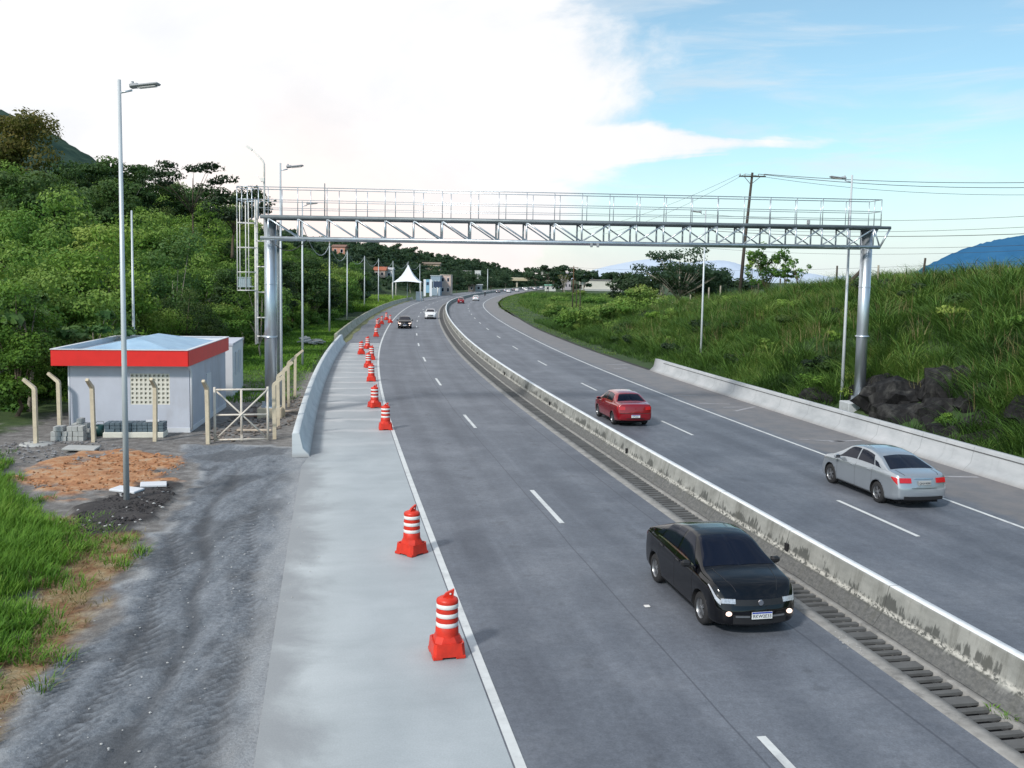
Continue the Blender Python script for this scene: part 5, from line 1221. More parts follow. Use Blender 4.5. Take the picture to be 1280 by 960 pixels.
def build_car(spec,name,label,paintm,loc,rz,plate=('ABC',M['plate']),lit=False,roof_mat=None,trim_black=False):
    c=Car(spec);t=thing(name,label,'car',loc,rz)
    # dense shell
    xs=np.unique(np.concatenate([np.linspace(c.xr,c.xr+.35,16),np.linspace(c.xr+.35,c.xf-.4,72),np.linspace(c.xf-.4,c.xf,18)]))
    ts=np.linspace(0,1,53);XX,TT=np.meshgrid(xs,ts,indexing='ij');A=np.stack(c.surf(XX,TT),-1)
    n,k=A.shape[:2]
    # full ring: left side then mirrored right
    ring=np.concatenate([A,(A*np.array([1,-1,1]))[:,-2:0:-1]],1);kk=ring.shape[1]
    V=ring.reshape(-1,3);i=np.arange(n-1)[:,None]*kk;j=np.arange(kk)[None,:]
    F=np.stack([i+j,i+(j+1)%kk,i+kk+(j+1)%kk,i+kk+j],-1).reshape(-1,4)
    # end caps: shrink rings towards a centre line, quad bridged
    Vl=[V];Fl=[F];base=len(V)
    for e,(row,sg) in enumerate(((0,-1),(n-1,1))):
        prev=np.arange(kk)+row*kk
        R0=ring[row];zc=R0[:,2].mean()
        for f,bul in((.93,.015),(.8,.028),(.5,.035),(.15,.036)):
            R1=R0.copy();R1[:,1]*=f;R1[:,2]=zc+(R0[:,2]-zc)*f;yy_,zz_=R1[:,1],R1[:,2]
            if sg>0:R1[:,0]=c.xf-(c.nose*np.clip(zz_-.50,0,1)+.10*np.clip(.32-zz_,0,1)+c.bowf*(yy_/.85)**2)+bul
            else:R1[:,0]=c.xr+(c.tailk*np.clip(zz_-.62,0,1)+.15*np.clip(.35-zz_,0,1)+c.bowr*(yy_/.85)**2)-bul
            Vl.append(R1);new=np.arange(kk)+base;base+=kk
            q=np.stack([prev,np.roll(prev,-1),np.roll(new,-1),new],-1)
            Fl.append(q if sg>0 else q[:,::-1]);prev=new
        Fl.append(('cap',prev if sg>0 else prev[::-1]))
    V=np.concatenate(Vl);faces=[]
    for f in Fl:
        if isinstance(f,tuple):faces.append(tuple(int(a) for a in f[1]))
        else:faces+= [tuple(int(a) for a in q) for q in f]
    me=bpy.data.meshes.new('body');me.from_pydata([tuple(v) for v in V],[],faces)
    import bmesh
    bm=bmesh.new();bm.from_mesh(me);bmesh.ops.remove_doubles(bm,verts=bm.verts,dist=1e-5);bmesh.ops.dissolve_degenerate(bm,edges=bm.edges,dist=1e-5);bmesh.ops.recalc_face_normals(bm,faces=bm.faces)
    for f in bm.faces:f.smooth=True
    bm.to_mesh(me);bm.free()
    me.materials.append(paintm);me.materials.append(M['dark'])
    body=bpy.data.objects.new('body',me);COL.objects.link(body)
    # wheel arches
    cut=MB()
    for wx in(c.ax_f,c.ax_r):
        for sg in(1,-1):
            cut.smooth=False
            nseg=36;rr=c.wr+.055;y0,y1=sg*(c.W/2-.34),sg*(c.W/2+.2);b=len(cut.v)
            vs=[(wx+rr*math.cos(2*math.pi*q/nseg),yv_,c.wr+rr*math.sin(2*math.pi*q/nseg)) for yv_ in(y0,y1) for q in range(nseg)]
            fs=[(q,(q+1)%nseg,nseg+(q+1)%nseg,nseg+q) for q in range(nseg)]+[tuple(range(nseg-1,-1,-1)),tuple(range(nseg,2*nseg))]
            cut.add(vs,fs)
    cm=bpy.data.meshes.new('c');cm.from_pydata(cut.v,[],cut.f)
    bm=bmesh.new();bm.from_mesh(cm);bmesh.ops.recalc_face_normals(bm,faces=bm.faces);bm.to_mesh(cm);bm.free()
    cm.materials.append(M['dark']);co=bpy.data.objects.new('c',cm);COL.objects.link(co)
    mo=body.modifiers.new('b','BOOLEAN');mo.operation='DIFFERENCE';mo.object=co;mo.solver='EXACT';mo.material_mode='TRANSFER'
    bpy.context.view_layer.update()
    nm=bpy.data.meshes.new_from_object(body.evaluated_get(bpy.context.evaluated_depsgraph_get()));nm.name='body'
    body.modifiers.clear();body.data=nm;bpy.data.objects.remove(co);body.parent=t
    # arch lining & wheels
    for wx,nm_ in((c.ax_f,'f'),(c.ax_r,'r')):
        for sg in(1,-1):wheel(t,wx,sg*(c.W/2-.125),c.wr,.20,sg,c.spokes)
    g=M['glass']
    car_patch(c,c.windshield,1,.004,'windshield',g,t,14,14,mirror=True)
    car_patch(c,c.rear_glass,1,.004,'rear_window',g,t,14,14,mirror=True)
    for sg in(1,-1):
        for q in c.side_glass:car_patch(c,[q],sg,.004,'side_window',g,t,8,8)
    # shut lines
    bt=M['black_trim'];sq=[]
    for x in c.seams:sq.append(((x-.004,.19),(x+.004,.19),(x+.004,.545),(x-.004,.545)))
    sq.append(((c.seams[0],.185),(c.seams[-1],.185),(c.seams[-1],.193),(c.seams[0],.193)))
    car_patch(c,sq,1,.0022,'door_gap',bt,t,6,20,mirror=True)
    hq=c.hood_seam;[car_patch(c,hq,sg_,.0022,'hood_gap',bt,t,10,4) for sg_ in(1,-1)]
    if c.trunk_seam:[car_patch(c,c.trunk_seam,sg_,.0022,'trunk_gap',bt,t,10,4) for sg_ in(1,-1)]
    for sg in(1,-1):
        for x in c.handles:
            X,Y,Z=c.surf(np.array([x]),np.array([.43]));mb=MB();mb.box((X[0],sg*(Y[0]+.012),Z[0]),(.17,.03,.03),bev=.01);mb.build('door_handle',paintm if not trim_black else bt,t)
        X,Y,Z=c.surf(np.array([c.mirror_x]),np.array([.52]));mb=MB();mb.box((X[0],sg*(Y[0]+.12),Z[0]+.08),(.12,.20,.13),rz=sg*.15,bev=.04);mb.box((X[0]+.02,sg*(Y[0]+.03),Z[0]+.03),(.06,.12,.04));mr=mb.build('wing_mirror',bt if trim_black else paintm,t)
        mb=MB();mb.box((X[0]-.062,sg*(Y[0]+.12),Z[0]+.08),(.006,.16,.10),rz=sg*.15);mb.build('mirror_glass',g,mr)
        for q in c.tail:car_patch(c,[q],sg,.006,'tail_light',M['tail'],t,10,6)
        for q in c.headl:car_patch(c,[q],sg,.006,'headlight',M['lit_white'] if lit=='head' else M['lens'],t,10,6)
    if c.trim:[car_patch(c,[((c.seams[0]-.2,.558),(c.seams[-1]+.05,.558),(c.seams[-1]+.05,.572),(c.seams[0]-.2,.572))],sg_,.004,'belt_trim',M['chrome'],t,14,2) for sg_ in(1,-1)]
    # sill trim
    car_patch(c,[((c.ax_r+.42,.12),(c.ax_f-.42,.12),(c.ax_f-.42,.175),(c.ax_r+.42,.175))],1,.004,'sill',bt,t,12,4,mirror=True)
    # nose features lie on the rounded cap: find its x at a given (y,z)
    def capx(y,z,front=True):
        row=ring[n-1] if front else ring[0]
        m_=row[:,0].mean();
        k_=np.argmin((row[:,1]-abs(y)*1.)**2*0+(row[:,2]-z)**2)
        xx=c.surf(np.array([c.xf if front else c.xr]),np.array([0.3]))[0]
        fr=(c.nose*max(z-.5,0)+.10*max(.32-z,0)+c.bowf*(y/.85)**2) if front else (c.tailk*max(z-.62,0)+.15*max(.35-z,0)+c.bowr*(y/.85)**2)
        # ring x at this height (side), the cap keeps the same rake
        return (c.xf-fr+.045) if front else (c.xr+fr-.045)
    def strip(nm_,ya,yb,za,zb,mat,front,thick=.015,par=None,ny=10,proud=0.):
        mb=MB();ys=np.linspace(ya,yb,ny+1);sg=1 if front else -1;vs=[]
        for y in ys:
            for z in(za,zb):
                x=capx(y,z,front)+sg*proud;vs.append((x-sg*thick,y,z));vs.append((x,y,z))
        fs=[]
        for q in range(ny):
            a=q*4;b=a+4;fs+=[(a+1,b+1,b+3,a+3),(a,a+2,b+2,b),(a,b,b+1,a+1),(a+2,a+3,b+3,b+2)]
        fs+=[(0,1,3,2),(4*ny,4*ny+2,4*ny+3,4*ny+1)]
        mb.add(vs,fs);return mb.build(nm_,mat,par or t)
    for f in c.front_strips:
        o=strip(f[0],f[1],f[2],f[3],f[4],M[f[5]],True,proud=f[6]);
    for f in c.rear_strips:
        o=strip(f[0],f[1],f[2],f[3],f[4],M[f[5]],False,proud=f[6])
    # plates
    for front in(True,False):
        z=c.plate_f if front else c.plate_r;x=capx(0,z,front)+(.028 if front else -.028)
        pt=plate[1] if plate[1] else M['plate'];mb=MB();mb.box((x,0,z),(.012,.40,.13));po=mb.build('number_plate',pt,t)
        sg=1 if front else -1
        if pt is M['plate']:
            mb=MB();mb.box((x+sg*.0075,0,z+.05),(.003,.39,.026));mb.build('plate_band',M['plate_blue'],po)
        if (front and plate[2]) or (not front and plate[3]):
            me_=text_mesh(plate[0],.086,'plate_text');o=link('plate_text',me_,M['ink'],po);o.location=(x+sg*.009,0,z-.014);o.rotation_euler=(R(90),0,R(90)*sg)
    # badge
    mb=MB();x=capx(0,c.badge_f,True)+.03;mb.lathe([(0,x-.0),(.0,x)],(0,0,0),4) if False else None
    vs=[];
    for q in range(16):vs.append((x,.05*math.cos(q*math.pi/8),c.badge_f+.05*math.sin(q*math.pi/8)))
    for q in range(16):vs.append((x-.02,.055*math.cos(q*math.pi/8),c.badge_f+.055*math.sin(q*math.pi/8)))
    mb.add(vs,[tuple(range(16))]+[(q,q+16,(q+1)%16+16,(q+1)%16) for q in range(16)]);mb.build('badge',M['chrome'],t)
    if lit:
        for sg in(1,-1):
            x=capx(sg*c.fog[0],c.fog[1],True)+.022;mb=MB()
            vs=[(x-.01-.02*abs(math.cos(q*math.pi/6))*0,sg*c.fog[0]+.055*math.cos(q*math.pi/6),c.fog[1]+.04*math.sin(q*math.pi/6)) for q in range(12)]+[(x-.03,sg*c.fog[0]+.06*math.cos(q*math.pi/6),c.fog[1]+.045*math.sin(q*math.pi/6)) for q in range(12)]
            mb.add(vs,[tuple(range(12))]+[(q,q+12,(q+1)%12+12,(q+1)%12) for q in range(12)]);mb.build('fog_lamp',M['lit'],t)
    # inner dark floor/underbody so that no light shows under the wheel arches
    mb=MB();mb.box(((c.xf+c.xr)/2,0,.20),(c.xf-c.xr-.5,c.W-.5,.06));mb.build('underbody',M['dark'],t)
    return t
SIDE=lambda a,b,tb,tt,a2=None,b2=None:((a,tb),(b,tb),(b2 if b2 is not None else b,tt),(a2 if a2 is not None else a,tt))
silver_spec=dict(trim=False,W=1.76,xf=2.30,xr=-2.32,wr=.32,ax_f=1.42,ax_r=-1.28,spokes=5,nose=.42,tailk=.30,bowf=.16,bowr=.12,
 top=[(-2.4,.97),(-2.32,1.00),(-2.2,1.035),(-1.95,1.07),(-1.70,1.10),(-1.1,1.33),(-.75,1.43),(-.35,1.485),(.1,1.495),(.40,1.47),(.62,1.42),(1.30,1.06),(1.40,1.02),(1.7,.96),(2.0,.88),(2.2,.77),(2.32,.66)],
 belt=[(-2.4,.93),(-1.8,.99),(-1.0,.99),(0,.95),(1.1,.91),(1.8,.86),(2.32,.62)],
 wid=[(-2.4,.72),(-2.3,.78),(-2.1,.845),(-1.6,.88),(0,.885),(1.4,.885),(1.9,.85),(2.15,.78),(2.32,.66)],
 bot=[(-2.4,.33),(-2.1,.24),(-1.6,.19),(1.7,.18),(2.1,.2),(2.32,.26)],
 windshield=[((.50,.79),(.50,1.),(1.29,1.),(1.24,.755))],rear_glass=[((-1.68,.76),(-1.68,1.),(-.93,1.),(-.98,.80))],
 side_glass=[SIDE(-.02,1.02,.585,.71,.0,.46),SIDE(-1.0,-.08,.585,.71,-.78,-.07),SIDE(-1.38,-1.05,.59,.66,-1.12,-.92)],
 seams=[-.98,-.06,.98],handles=[-.82,.13],mirror_x=.86,
 hood_seam=[((1.33,.80),(2.18,.84),(2.18,.848),(1.33,.808))],trunk_seam=[((-2.28,.80),(-1.74,.80),(-1.74,.808),(-2.28,.808))],
 tail=[((-2.31,.34),(-1.96,.42),(-1.98,.45),(-2.31,.475))],headl=[((1.78,.46),(2.28,.40),(2.28,.49),(1.80,.50))],
 front_strips=[('grille',-.45,.45,.50,.66,'black_trim',.0),('lower_grille',-.5,.5,.28,.40,'black_trim',.0)],
 rear_strips=[('tail_light',-.735,-.40,.79,.93,'tail',.012),('tail_light',.40,.735,.79,.93,'tail',.012),('chrome_strip',-.30,.30,.905,.925,'chrome',.015),('bumper_gap',-.40,.40,.64,.648,'black_trim',.004),('rear_valance',-.62,.62,.30,.40,'black_trim',.008)],
 plate_f=.45,plate_r=.80,badge_f=.66,fog=(.6,.36))
black_spec=dict(trim=True,W=1.73,xf=2.12,xr=-2.1,wr=.31,ax_f=1.30,ax_r=-1.22,spokes=5,nose=.36,tailk=.25,bowf=.17,bowr=.12,
 top=[(-2.2,1.0),(-2.1,1.04),(-1.95,1.08),(-1.72,1.12),(-1.1,1.34),(-.8,1.43),(-.4,1.49),(.05,1.505),(.30,1.48),(.50,1.43),(1.16,1.08),(1.26,1.04),(1.6,.99),(1.9,.91),(2.05,.80),(2.14,.70)],
 belt=[(-2.2,.98),(-1.6,1.02),(-1.0,1.01),(0,.96),(1.1,.93),(1.7,.88),(2.14,.64)],
 wid=[(-2.2,.72),(-2.08,.78),(-1.9,.835),(-1.5,.865),(0,.87),(1.3,.87),(1.75,.845),(2.0,.79),(2.14,.68)],
 bot=[(-2.2,.33),(-1.9,.24),(-1.5,.19),(1.5,.18),(1.95,.2),(2.14,.24)],
 windshield=[((.36,.762),(.36,1.),(1.17,1.),(1.14,.72))],rear_glass=[((-1.66,.76),(-1.66,1.),(-1.0,1.),(-1.02,.80))],
 side_glass=[SIDE(-.02,.96,.58,.742,.0,.34),SIDE(-.92,-.08,.58,.742,-.80,-.07),SIDE(-1.28,-.98,.60,.66,-1.1,-.9)],
 seams=[-.95,-.05,.90],handles=[-.80,.12],mirror_x=.78,
 hood_seam=[((1.2,.80),(2.02,.84),(2.02,.846),(1.2,.806))],trunk_seam=[((-2.08,.80),(-1.74,.80),(-1.74,.808),(-2.08,.808))],
 tail=[((-2.09,.36),(-1.85,.42),(-1.87,.45),(-2.09,.475))],headl=[((1.60,.475),(2.09,.40),(2.09,.485),(1.62,.505))],
 front_strips=[('grille',-.50,.50,.60,.70,'black_trim',.002),('lower_grille',-.52,.52,.27,.44,'black_trim',.0),('chrome_strip',-.48,-.22,.395,.425,'rim',.012),('chrome_strip',.22,.48,.395,.425,'rim',.012),('headlight',-.72,-.47,.635,.715,'lens',.010),('headlight',.47,.72,.635,.715,'lens',.010)],
 rear_strips=[('tail_light',-.70,-.45,.85,.95,'tail',.012),('tail_light',.45,.70,.85,.95,'tail',.012),('rear_valance',-.6,.6,.30,.42,'black_trim',.008)],
 plate_f=.44,plate_r=.80,badge_f=.655,fog=(.60,.455))
red_spec=dict(silver_spec);red_spec.update(W=1.66,xf=2.12,xr=-2.1,ax_f=1.25,ax_r=-1.2,wr=.29,nose=.30,tailk=.16,
 top=[(-2.2,1.0),(-2.08,1.02),(-1.9,1.04),(-1.45,1.08),(-1.02,1.34),(-.85,1.40),(-.5,1.44),(.1,1.45),(.35,1.42),(.5,1.37),(1.05,1.02),(1.15,.98),(1.6,.90),(1.9,.82),(2.05,.72),(2.14,.62)],
 belt=[(-2.2,.93),(-1.6,.95),(-1.0,.93),(0,.90),(1.1,.87),(1.7,.80),(2.14,.60)],
 wid=[(-2.2,.76),(-2.05,.79),(-1.8,.815),(-1.5,.83),(0,.835),(1.3,.83),(1.75,.80),(2.0,.74),(2.14,.64)],
 bot=[(-2.2,.32),(-1.9,.25),(-1.5,.20),(1.5,.19),(1.95,.2),(2.14,.24)],
 windshield=[((.42,.80),(.42,1.),(1.04,1.),(1.0,.755))],rear_glass=[((-1.43,.755),(-1.43,1.),(-.96,1.),(-.97,.80))],
 side_glass=[SIDE(-.02,.86,.585,.71,.0,.42),SIDE(-.98,-.08,.585,.71,-.84,-.07)],
 seams=[-.95,-.05,.86],handles=[-.80,.12],mirror_x=.74,
 hood_seam=[((1.1,.80),(2.0,.84),(2.0,.846),(1.1,.806))],trunk_seam=[((-2.06,.80),(-1.48,.80),(-1.48,.808),(-2.06,.808))],
 tail=[((-2.09,.36),(-1.98,.37),(-1.98,.46),(-2.09,.475))],headl=[((1.7,.46),(2.09,.40),(2.09,.49),(1.75,.50))],
 front_strips=[('grille',-.40,.40,.52,.64,'black_trim',.0),('lower_grille',-.5,.5,.27,.38,'black_trim',.0)],
 rear_strips=[('tail_light',-.72,-.46,.76,.92,'tail',.012),('tail_light',.46,.72,.76,.92,'tail',.012),('bumper_gap',-.7,.7,.62,.63,'black_trim',.006),('bumper_gap',-.40,.40,.38,.40,'black_trim',.006)],
 plate_f=.42,plate_r=.50,badge_f=.62)
black=build_car(black_spec,'car','glossy black car with lit fog lamps driving towards the viewer beside the median','x' and M['p_black'],(4.25,19.05,.0),math.atan2(-.98,.195),plate=('RKW2E33',M['plate'],True,False),lit=True,trim_black=True)
black['category']='car'
silver=build_car(silver_spec,'car','silver sedan seen from behind on the right carriageway, nearest the grey barrier',M['p_silver'],(11.62,29.35,0),math.atan2(.98,-.19),plate=('QNX4580',M['plate_grey'],False,True))
redc=build_car(red_spec,'car','dark red sedan seen from behind, driving away close to the median barrier',M['p_red'],(5.15,43.7,0),math.atan2(.98,-.18),plate=('KPD3J21',M['plate'],False,True))
def repaint(t,frm,to):
    for ch in t.children_recursive:
        if ch.type=='MESH':
            for s in ch.material_slots:
                if s.material==frm:s.link='OBJECT';s.material=to
def far_car(src,frm,to,o,y,away,label,grp=None,z=0.,lightmat=None):
    t=copy_tree(src);x,yy,_=P(y,o);t.location=(x,yy,z);h=hd(y)
    t.rotation_euler=(0,0,h+math.pi/2 if away else h-math.pi/2);t['label']=label
    if to:repaint(t,frm,to)
    if lightmat:repaint(t,M['lens'],lightmat)
    if grp:t['group']=grp
    return t
far_car(black,M['p_black'],None,-5.95,119.5,False,'dark car with its lights on approaching in the left lane beside the barrels',lightmat=M['lit'])
far_car(silver,M['p_silver'],M['p_white'],-2.6,147.,False,'white car approaching behind the dark one, nearer the median')
far_car(redc,M['p_red'],None,2.4,232,True,'small distant red car on the right carriageway where the median disappears')
far_car(silver,M['p_silver'],M['p_white'],5.0,262,True,'small distant white car just right of the distant red one')
fg='queue of distant cars below the overpass'
cols=[M['p_grey'],M['p_white'],M['p_silver'],M['p_white'],M['p_grey'],M['p_white'],M['p_silver'],M['p_grey'],M['p_white'],M['p_silver']]
for q,(o,y) in enumerate(((3.,395),(6.2,410),(3,430),(6.3,452),(3,470),(6,500),(3,520),(6.3,545),(9.2,470),(9.3,520),(3,560),(6,590))):
    far_car(silver if q%2 else redc,M['p_silver'] if q%2 else M['p_red'],cols[q%10],o,y,True,'tiny distant car in the queue of traffic under the overpass',fg)
# motorcycle and rider far away on the right carriageway
def skin_body(name,joints,edges,rad,mat,parent):
    me=bpy.data.meshes.new(name);me.from_pydata(joints,edges,[]);o=bpy.data.objects.new(name,me);COL.objects.link(o)
    m=o.modifiers.new('s','SKIN');m.use_smooth_shade=True
    sk=me.skin_vertices[0].data
    for i,r_ in enumerate(rad):sk[i].radius=(r_,r_)
    sk[0].use_root=True
    o.modifiers.new('d','SUBSURF').levels=1
    bpy.context.view_layer.update();nm=bpy.data.meshes.new_from_object(o.evaluated_get(bpy.context.evaluated_depsgraph_get()));nm.name=name
    o.modifiers.clear();o.data=nm;nm.materials.clear();nm.materials.append(mat);o.parent=parent;return o
x,y,_=P(325,1.9+2.);rz=hd(325)
mc=thing('motorcycle','small dark motorcycle ridden away far up the right carriageway','motorcycle',(x,y,0),rz)
mb=MB();mb.box((0,-.1,.55),(.26,.7,.3),bev=.08);mb.build('engine_block',M['black_trim'],mc)
mb=MB();mb.box((0,.25,.85),(.28,.5,.24),bev=.09);mb.build('fuel_tank',M['p_red'],mc)
mb=MB();mb.box((0,-.35,.84),(.26,.7,.12),bev=.05);mb.build('seat',M['rubber'],mc)
for yy in(.68,-.68):
    root=bpy.data.objects.new('wheel',None);COL.objects.link(root);root.parent=mc;root.location=(0,yy,.3);root.rotation_euler=(0,0,math.pi/2)
    mb=MB();mb.lathe([(.2,-.06),(.29,-.05),(.3,0),(.29,.05),(.2,.06)],(0,0,0),20,'y');mb.build('tyre',M['rubber'],root);mb=MB();mb.lathe([(.2,.03),(0,.03)],(0,0,0),16,'y');mb.build('rim',M['rim'],root)
mb=MB();mb.path([(-.35,.4,1.08),(-.1,.5,1.05),(.1,.5,1.05),(.35,.4,1.08)],.02,6);mb.tube((0,.5,1.05),(0,.68,.3),.04,6);mb.build('handlebar',M['chrome'],mc)
rd=thing('person','rider in dark clothes and helmet on the distant motorcycle','person',(x,y,.86),rz)
J=[(0,-.15,.05),(0,-.12,.3),(0,-.05,.5),(0,-.02,.6),(.14,-.15,.02),(.2,.22,.05),(.18,.05,-.45),(.18,.17,-.5),(-.14,-.15,.02),(-.2,.22,.05),(-.18,.05,-.45),(-.18,.17,-.5),(.2,-.05,.5),(.3,.1,.28),(.33,.38,.24),(-.2,-.05,.5),(-.3,.1,.28),(-.33,.38,.24)]
E_=[(0,1),(1,2),(2,3),(0,4),(4,5),(5,6),(6,7),(0,8),(8,9),(9,10),(10,11),(2,12),(12,13),(13,14),(2,15),(15,16),(16,17)]
skin_body('body',J,E_,[.15,.14,.15,.06,.1,.075,.05,.045,.1,.075,.05,.045,.07,.05,.04,.07,.05,.04],M['cloth'],rd)
mb=MB();mb.lathe([(.0,.15),(.08,.13),(.135,.05),(.14,-.03),(.11,-.12),(0,-.14)],(0,0,.76),16);mb.build('helmet',M['p_white'],rd)
# ------------------------------------------------------------------ far buildings, tent, overpass
def L(px_,D):return (px_-640)/1180*D
tx,ty=L(509,250),250.
tn=thing('canopy_tent','white pointed canopy tent standing beside the far end of the guard wall','tent',(tx,ty,0))
mb=MB();n=24;h=3.8
prof=[(1.,4.75),(.82,5.15),(.62,5.75),(.42,6.6),(.25,7.6),(.10,8.7),(.0,9.5)]
vs=[];m_=16
for f,z in prof:
    for q in range(m_):
        s_=q/m_*4;sd_=int(s_);u=s_-sd_;cr=[(-1,-1),(1,-1),(1,1),(-1,1)];a,b_=cr[sd_],cr[(sd_+1)%4]
        sag=(.18*math.sin(u*math.pi))*(f>.05)
        xx=(a[0]*(1-u)+b_[0]*u)*h*f*(1-sag*.5);yy=(a[1]*(1-u)+b_[1]*u)*h*f*(1-sag*.5);vs.append((xx,yy,z+(.35*math.sin(u*math.pi) if f==1. else 0)))
fs=[(i*m_+q,i*m_+(q+1)%m_,(i+1)*m_+(q+1)%m_,(i+1)*m_+q) for i in range(len(prof)-1) for q in range(m_)]
mb.add(vs,fs);mb.build('canopy',M['tent'],tn)
mb=MB();mb.tube((0,0,9.3),(0,0,10.3),.06,6);mb.build('finial',M['lamp_grey'],tn)
for a,b_ in((-1,-1),(1,-1),(1,1),(-1,1)):
    mb=MB();mb.tube((a*h*.97,b_*h*.97,0),(a*h*.97,b_*h*.97,4.8),.09,8);mb.build('leg',M['white_metal'],tn)
mb=MB();mb.box((2.6,3.2,1.2),(1.6,1.2,2.4));mb.build('side_cabin',M['tent'],tn)
def house(name,label,px0,px1,ytop,ybase_z,D,depth,wallc,roofc,win=2,cat='house',pitch=1.2,zb=0.,storeys=1):
    x0,x1=L(px0,D),L(px1,D);w=x1-x0;zb=float(terr((x0+x1)/2,D))-.3 if zb else 0.;zt=6.55+(348-ytop)/1180*D;H_=max(zt-zb-pitch,2.8)
    t=thing(name,label,cat,((x0+x1)/2,D,zb));wm=simple(name+'_wall',wallc,.85,0,.06,.3);rm=simple(name+'_roof',roofc,.8,0,.15,.5)
    mb=MB();mb.box((0,depth/2,H_/2),(w,depth,H_));mb.build('wall',wm,t)
    mb=MB();e=.4
    if pitch>.3:mb.add([(-w/2-e,-e,H_+.004),(w/2+e,-e,H_+.004),(w/2+e,depth+e,H_+.004),(-w/2-e,depth+e,H_+.004),(-w/2-e,depth/2,H_+pitch),(w/2+e,depth/2,H_+pitch)],[(0,1,5,4),(2,3,4,5),(1,2,5),(3,0,4),(3,2,1,0)])
    else:mb.box((0,depth/2,H_+.12),(w+.3,depth+.3,.24))
    mb.build('roof',rm,t)
    for s in range(storeys):
        for q in range(win):
            f=MB();zz=(s+.55)*H_/storeys;xx=(q+.5)/win*w-w/2;f.box((xx,-.02,zz),(w/win*.42,.06,H_/storeys*.42));fo=f.build('window',M['hut_white'],t);g_=MB();g_.box((xx,-.06,zz),(w/win*.34,.03,H_/storeys*.34));g_.build('pane',M['glass'],fo)
    return t
house('warehouse','long low white warehouse with one dark window at its right end, beyond the field',725,778,348.6,0,520,18,(.62,.60,.54),(.16,.15,.14),0,'warehouse',.6)
wh=bpy.data.objects['warehouse'];mb=MB();mb.box((L(775,520)-L(751.5,520)-0.,-.05,2.6),(2.4,.08,2.6));mb.build('window',M['dark'],wh)
mb=MB();mb.box((0,-.5,.5),(27,.8,1.0));mb.build('loading_ledge',M['block'],wh)
house('house','pink house with a brown roof perched on the wooded slope above the first light poles',414,430,310.5,0,380,8,(.60,.30,.22),(.22,.12,.09),2,zb=1,pitch=1.)
house('house','red roofed house in the grass left of the tent',466,480,338,0,370,8,(.55,.42,.36),(.42,.13,.07),2,zb=1,pitch=1.5)
house('house','small pale house between the red roofed one and the tent',481,489,338,0,375,7,(.6,.6,.6),(.5,.5,.52),1,zb=1,pitch=.9)
house('shop_building','pink and cream roadside building with a rounded dark opening',549,562,345.5,0,330,10,(.60,.46,.40),(.45,.40,.34),2,'shop',.3,storeys=2)
house('shop_building','blue grey glazed showroom beside the totem sign',537,549,347,0,322,9,(.30,.38,.46),(.5,.55,.58),3,'shop',.2)
house('shop_building','low brown roofed building on the slope behind the tent',520,548,330.5,0,480,10,(.35,.28,.2),(.22,.17,.13),4,'shop',1.,zb=1)
house('house','white house with dark windows among the trees at the middle of the ridge',577,587,340.,0,560,9,(.5,.52,.5),(.2,.2,.2),3,zb=1,pitch=1.0)
house('house','small flat white house higher among trees left of the lone distant pole',592,599,340.,0,600,8,(.68,.70,.70),(.75,.75,.75),2,zb=1,pitch=.2)
house('kiosk','dark roofed roadside kiosk left of the lone distant pole',584,592,359,0,420,5,(.16,.14,.12),(.10,.08,.08),1,'kiosk',.5)
house('kiosk','pale kiosk at the roadside just left of the lone distant pole',593,601,357,0,425,5,(.6,.6,.6),(.7,.7,.7),1,'kiosk',.4)
house('house','small white building with green trim behind the roadside sign right of the queue',680,693,358,0,480,8,(.6,.62,.6),(.15,.35,.25),2,pitch=.6)
house('house','grey house hidden among bare trees left of the warehouse',700,712,340,0,540,9,(.42,.40,.44),(.30,.27,.30),3,pitch=.8,storeys=2)
house('house','low pale house among the trees between the warehouse and the utility pole',800,822,361,0,300,8,(.5,.46,.42),(.32,.26,.22),3,pitch=.7)
ts_=thing('totem_sign','tall white and blue totem sign at the roadside right of the tent','sign',(L(533.5,300),300,0))
mb=MB();mb.box((-.95,0,2.9),(.75,.4,5.3));mb.box((.95,0,2.9),(.75,.4,5.3));mb.build('side_panel',M['tent'],ts_)
mb=MB();mb.box((0,0,3.4),(1.15,.35,4.2));mb.build('centre_panel',simple('sign_blue',(.25,.45,.6),.5),ts_)
mb=MB();mb.box((0,-.2,4.2),(.8,.05,.9));mb.build('emblem',simple('sign_dark',(.03,.05,.10),.5),ts_)
for xx in(-.95,.95):
    mb=MB();mb.box((xx,0,.12),(.5,.3,.26));mb.build('foot',M['lamp_grey'],ts_)
bb=thing('billboard','dark blue billboard on a white post in front of the pink building','sign',(L(546,305),305,0))
mb=MB();mb.tube((0,0,0),(0,0,3.),.14,8);mb.build('post',M['white_metal'],bb)
mb=MB();mb.box((0,0,4.),(2.8,.2,1.9));mb.build('board',simple('board_blue',(.03,.05,.10),.5),bb)
ov=thing('overpass','beige concrete overpass crossing the highway in the far distance','bridge',(L(652,650),650,0),-.05)
mb=MB();mb.box((4,0,5.2),(56,9,1.5));mb.build('deck',simple('overpass_beige',(.50,.44,.31),.8),ov)
mb=MB();mb.box((4,-4.4,6.3),(56,.2,.7));mb.box((4,4.4,6.3),(56,.2,.7));mb.build('parapet',simple('overpass_rail',(.55,.50,.38),.8),ov)
for xx in(-18,-4,26):
    mb=MB();mb.box((xx,0,2.2),(1.1,6,4.5));mb.build('pier',simple('pier_concrete',(.45,.42,.34),.8),ov)
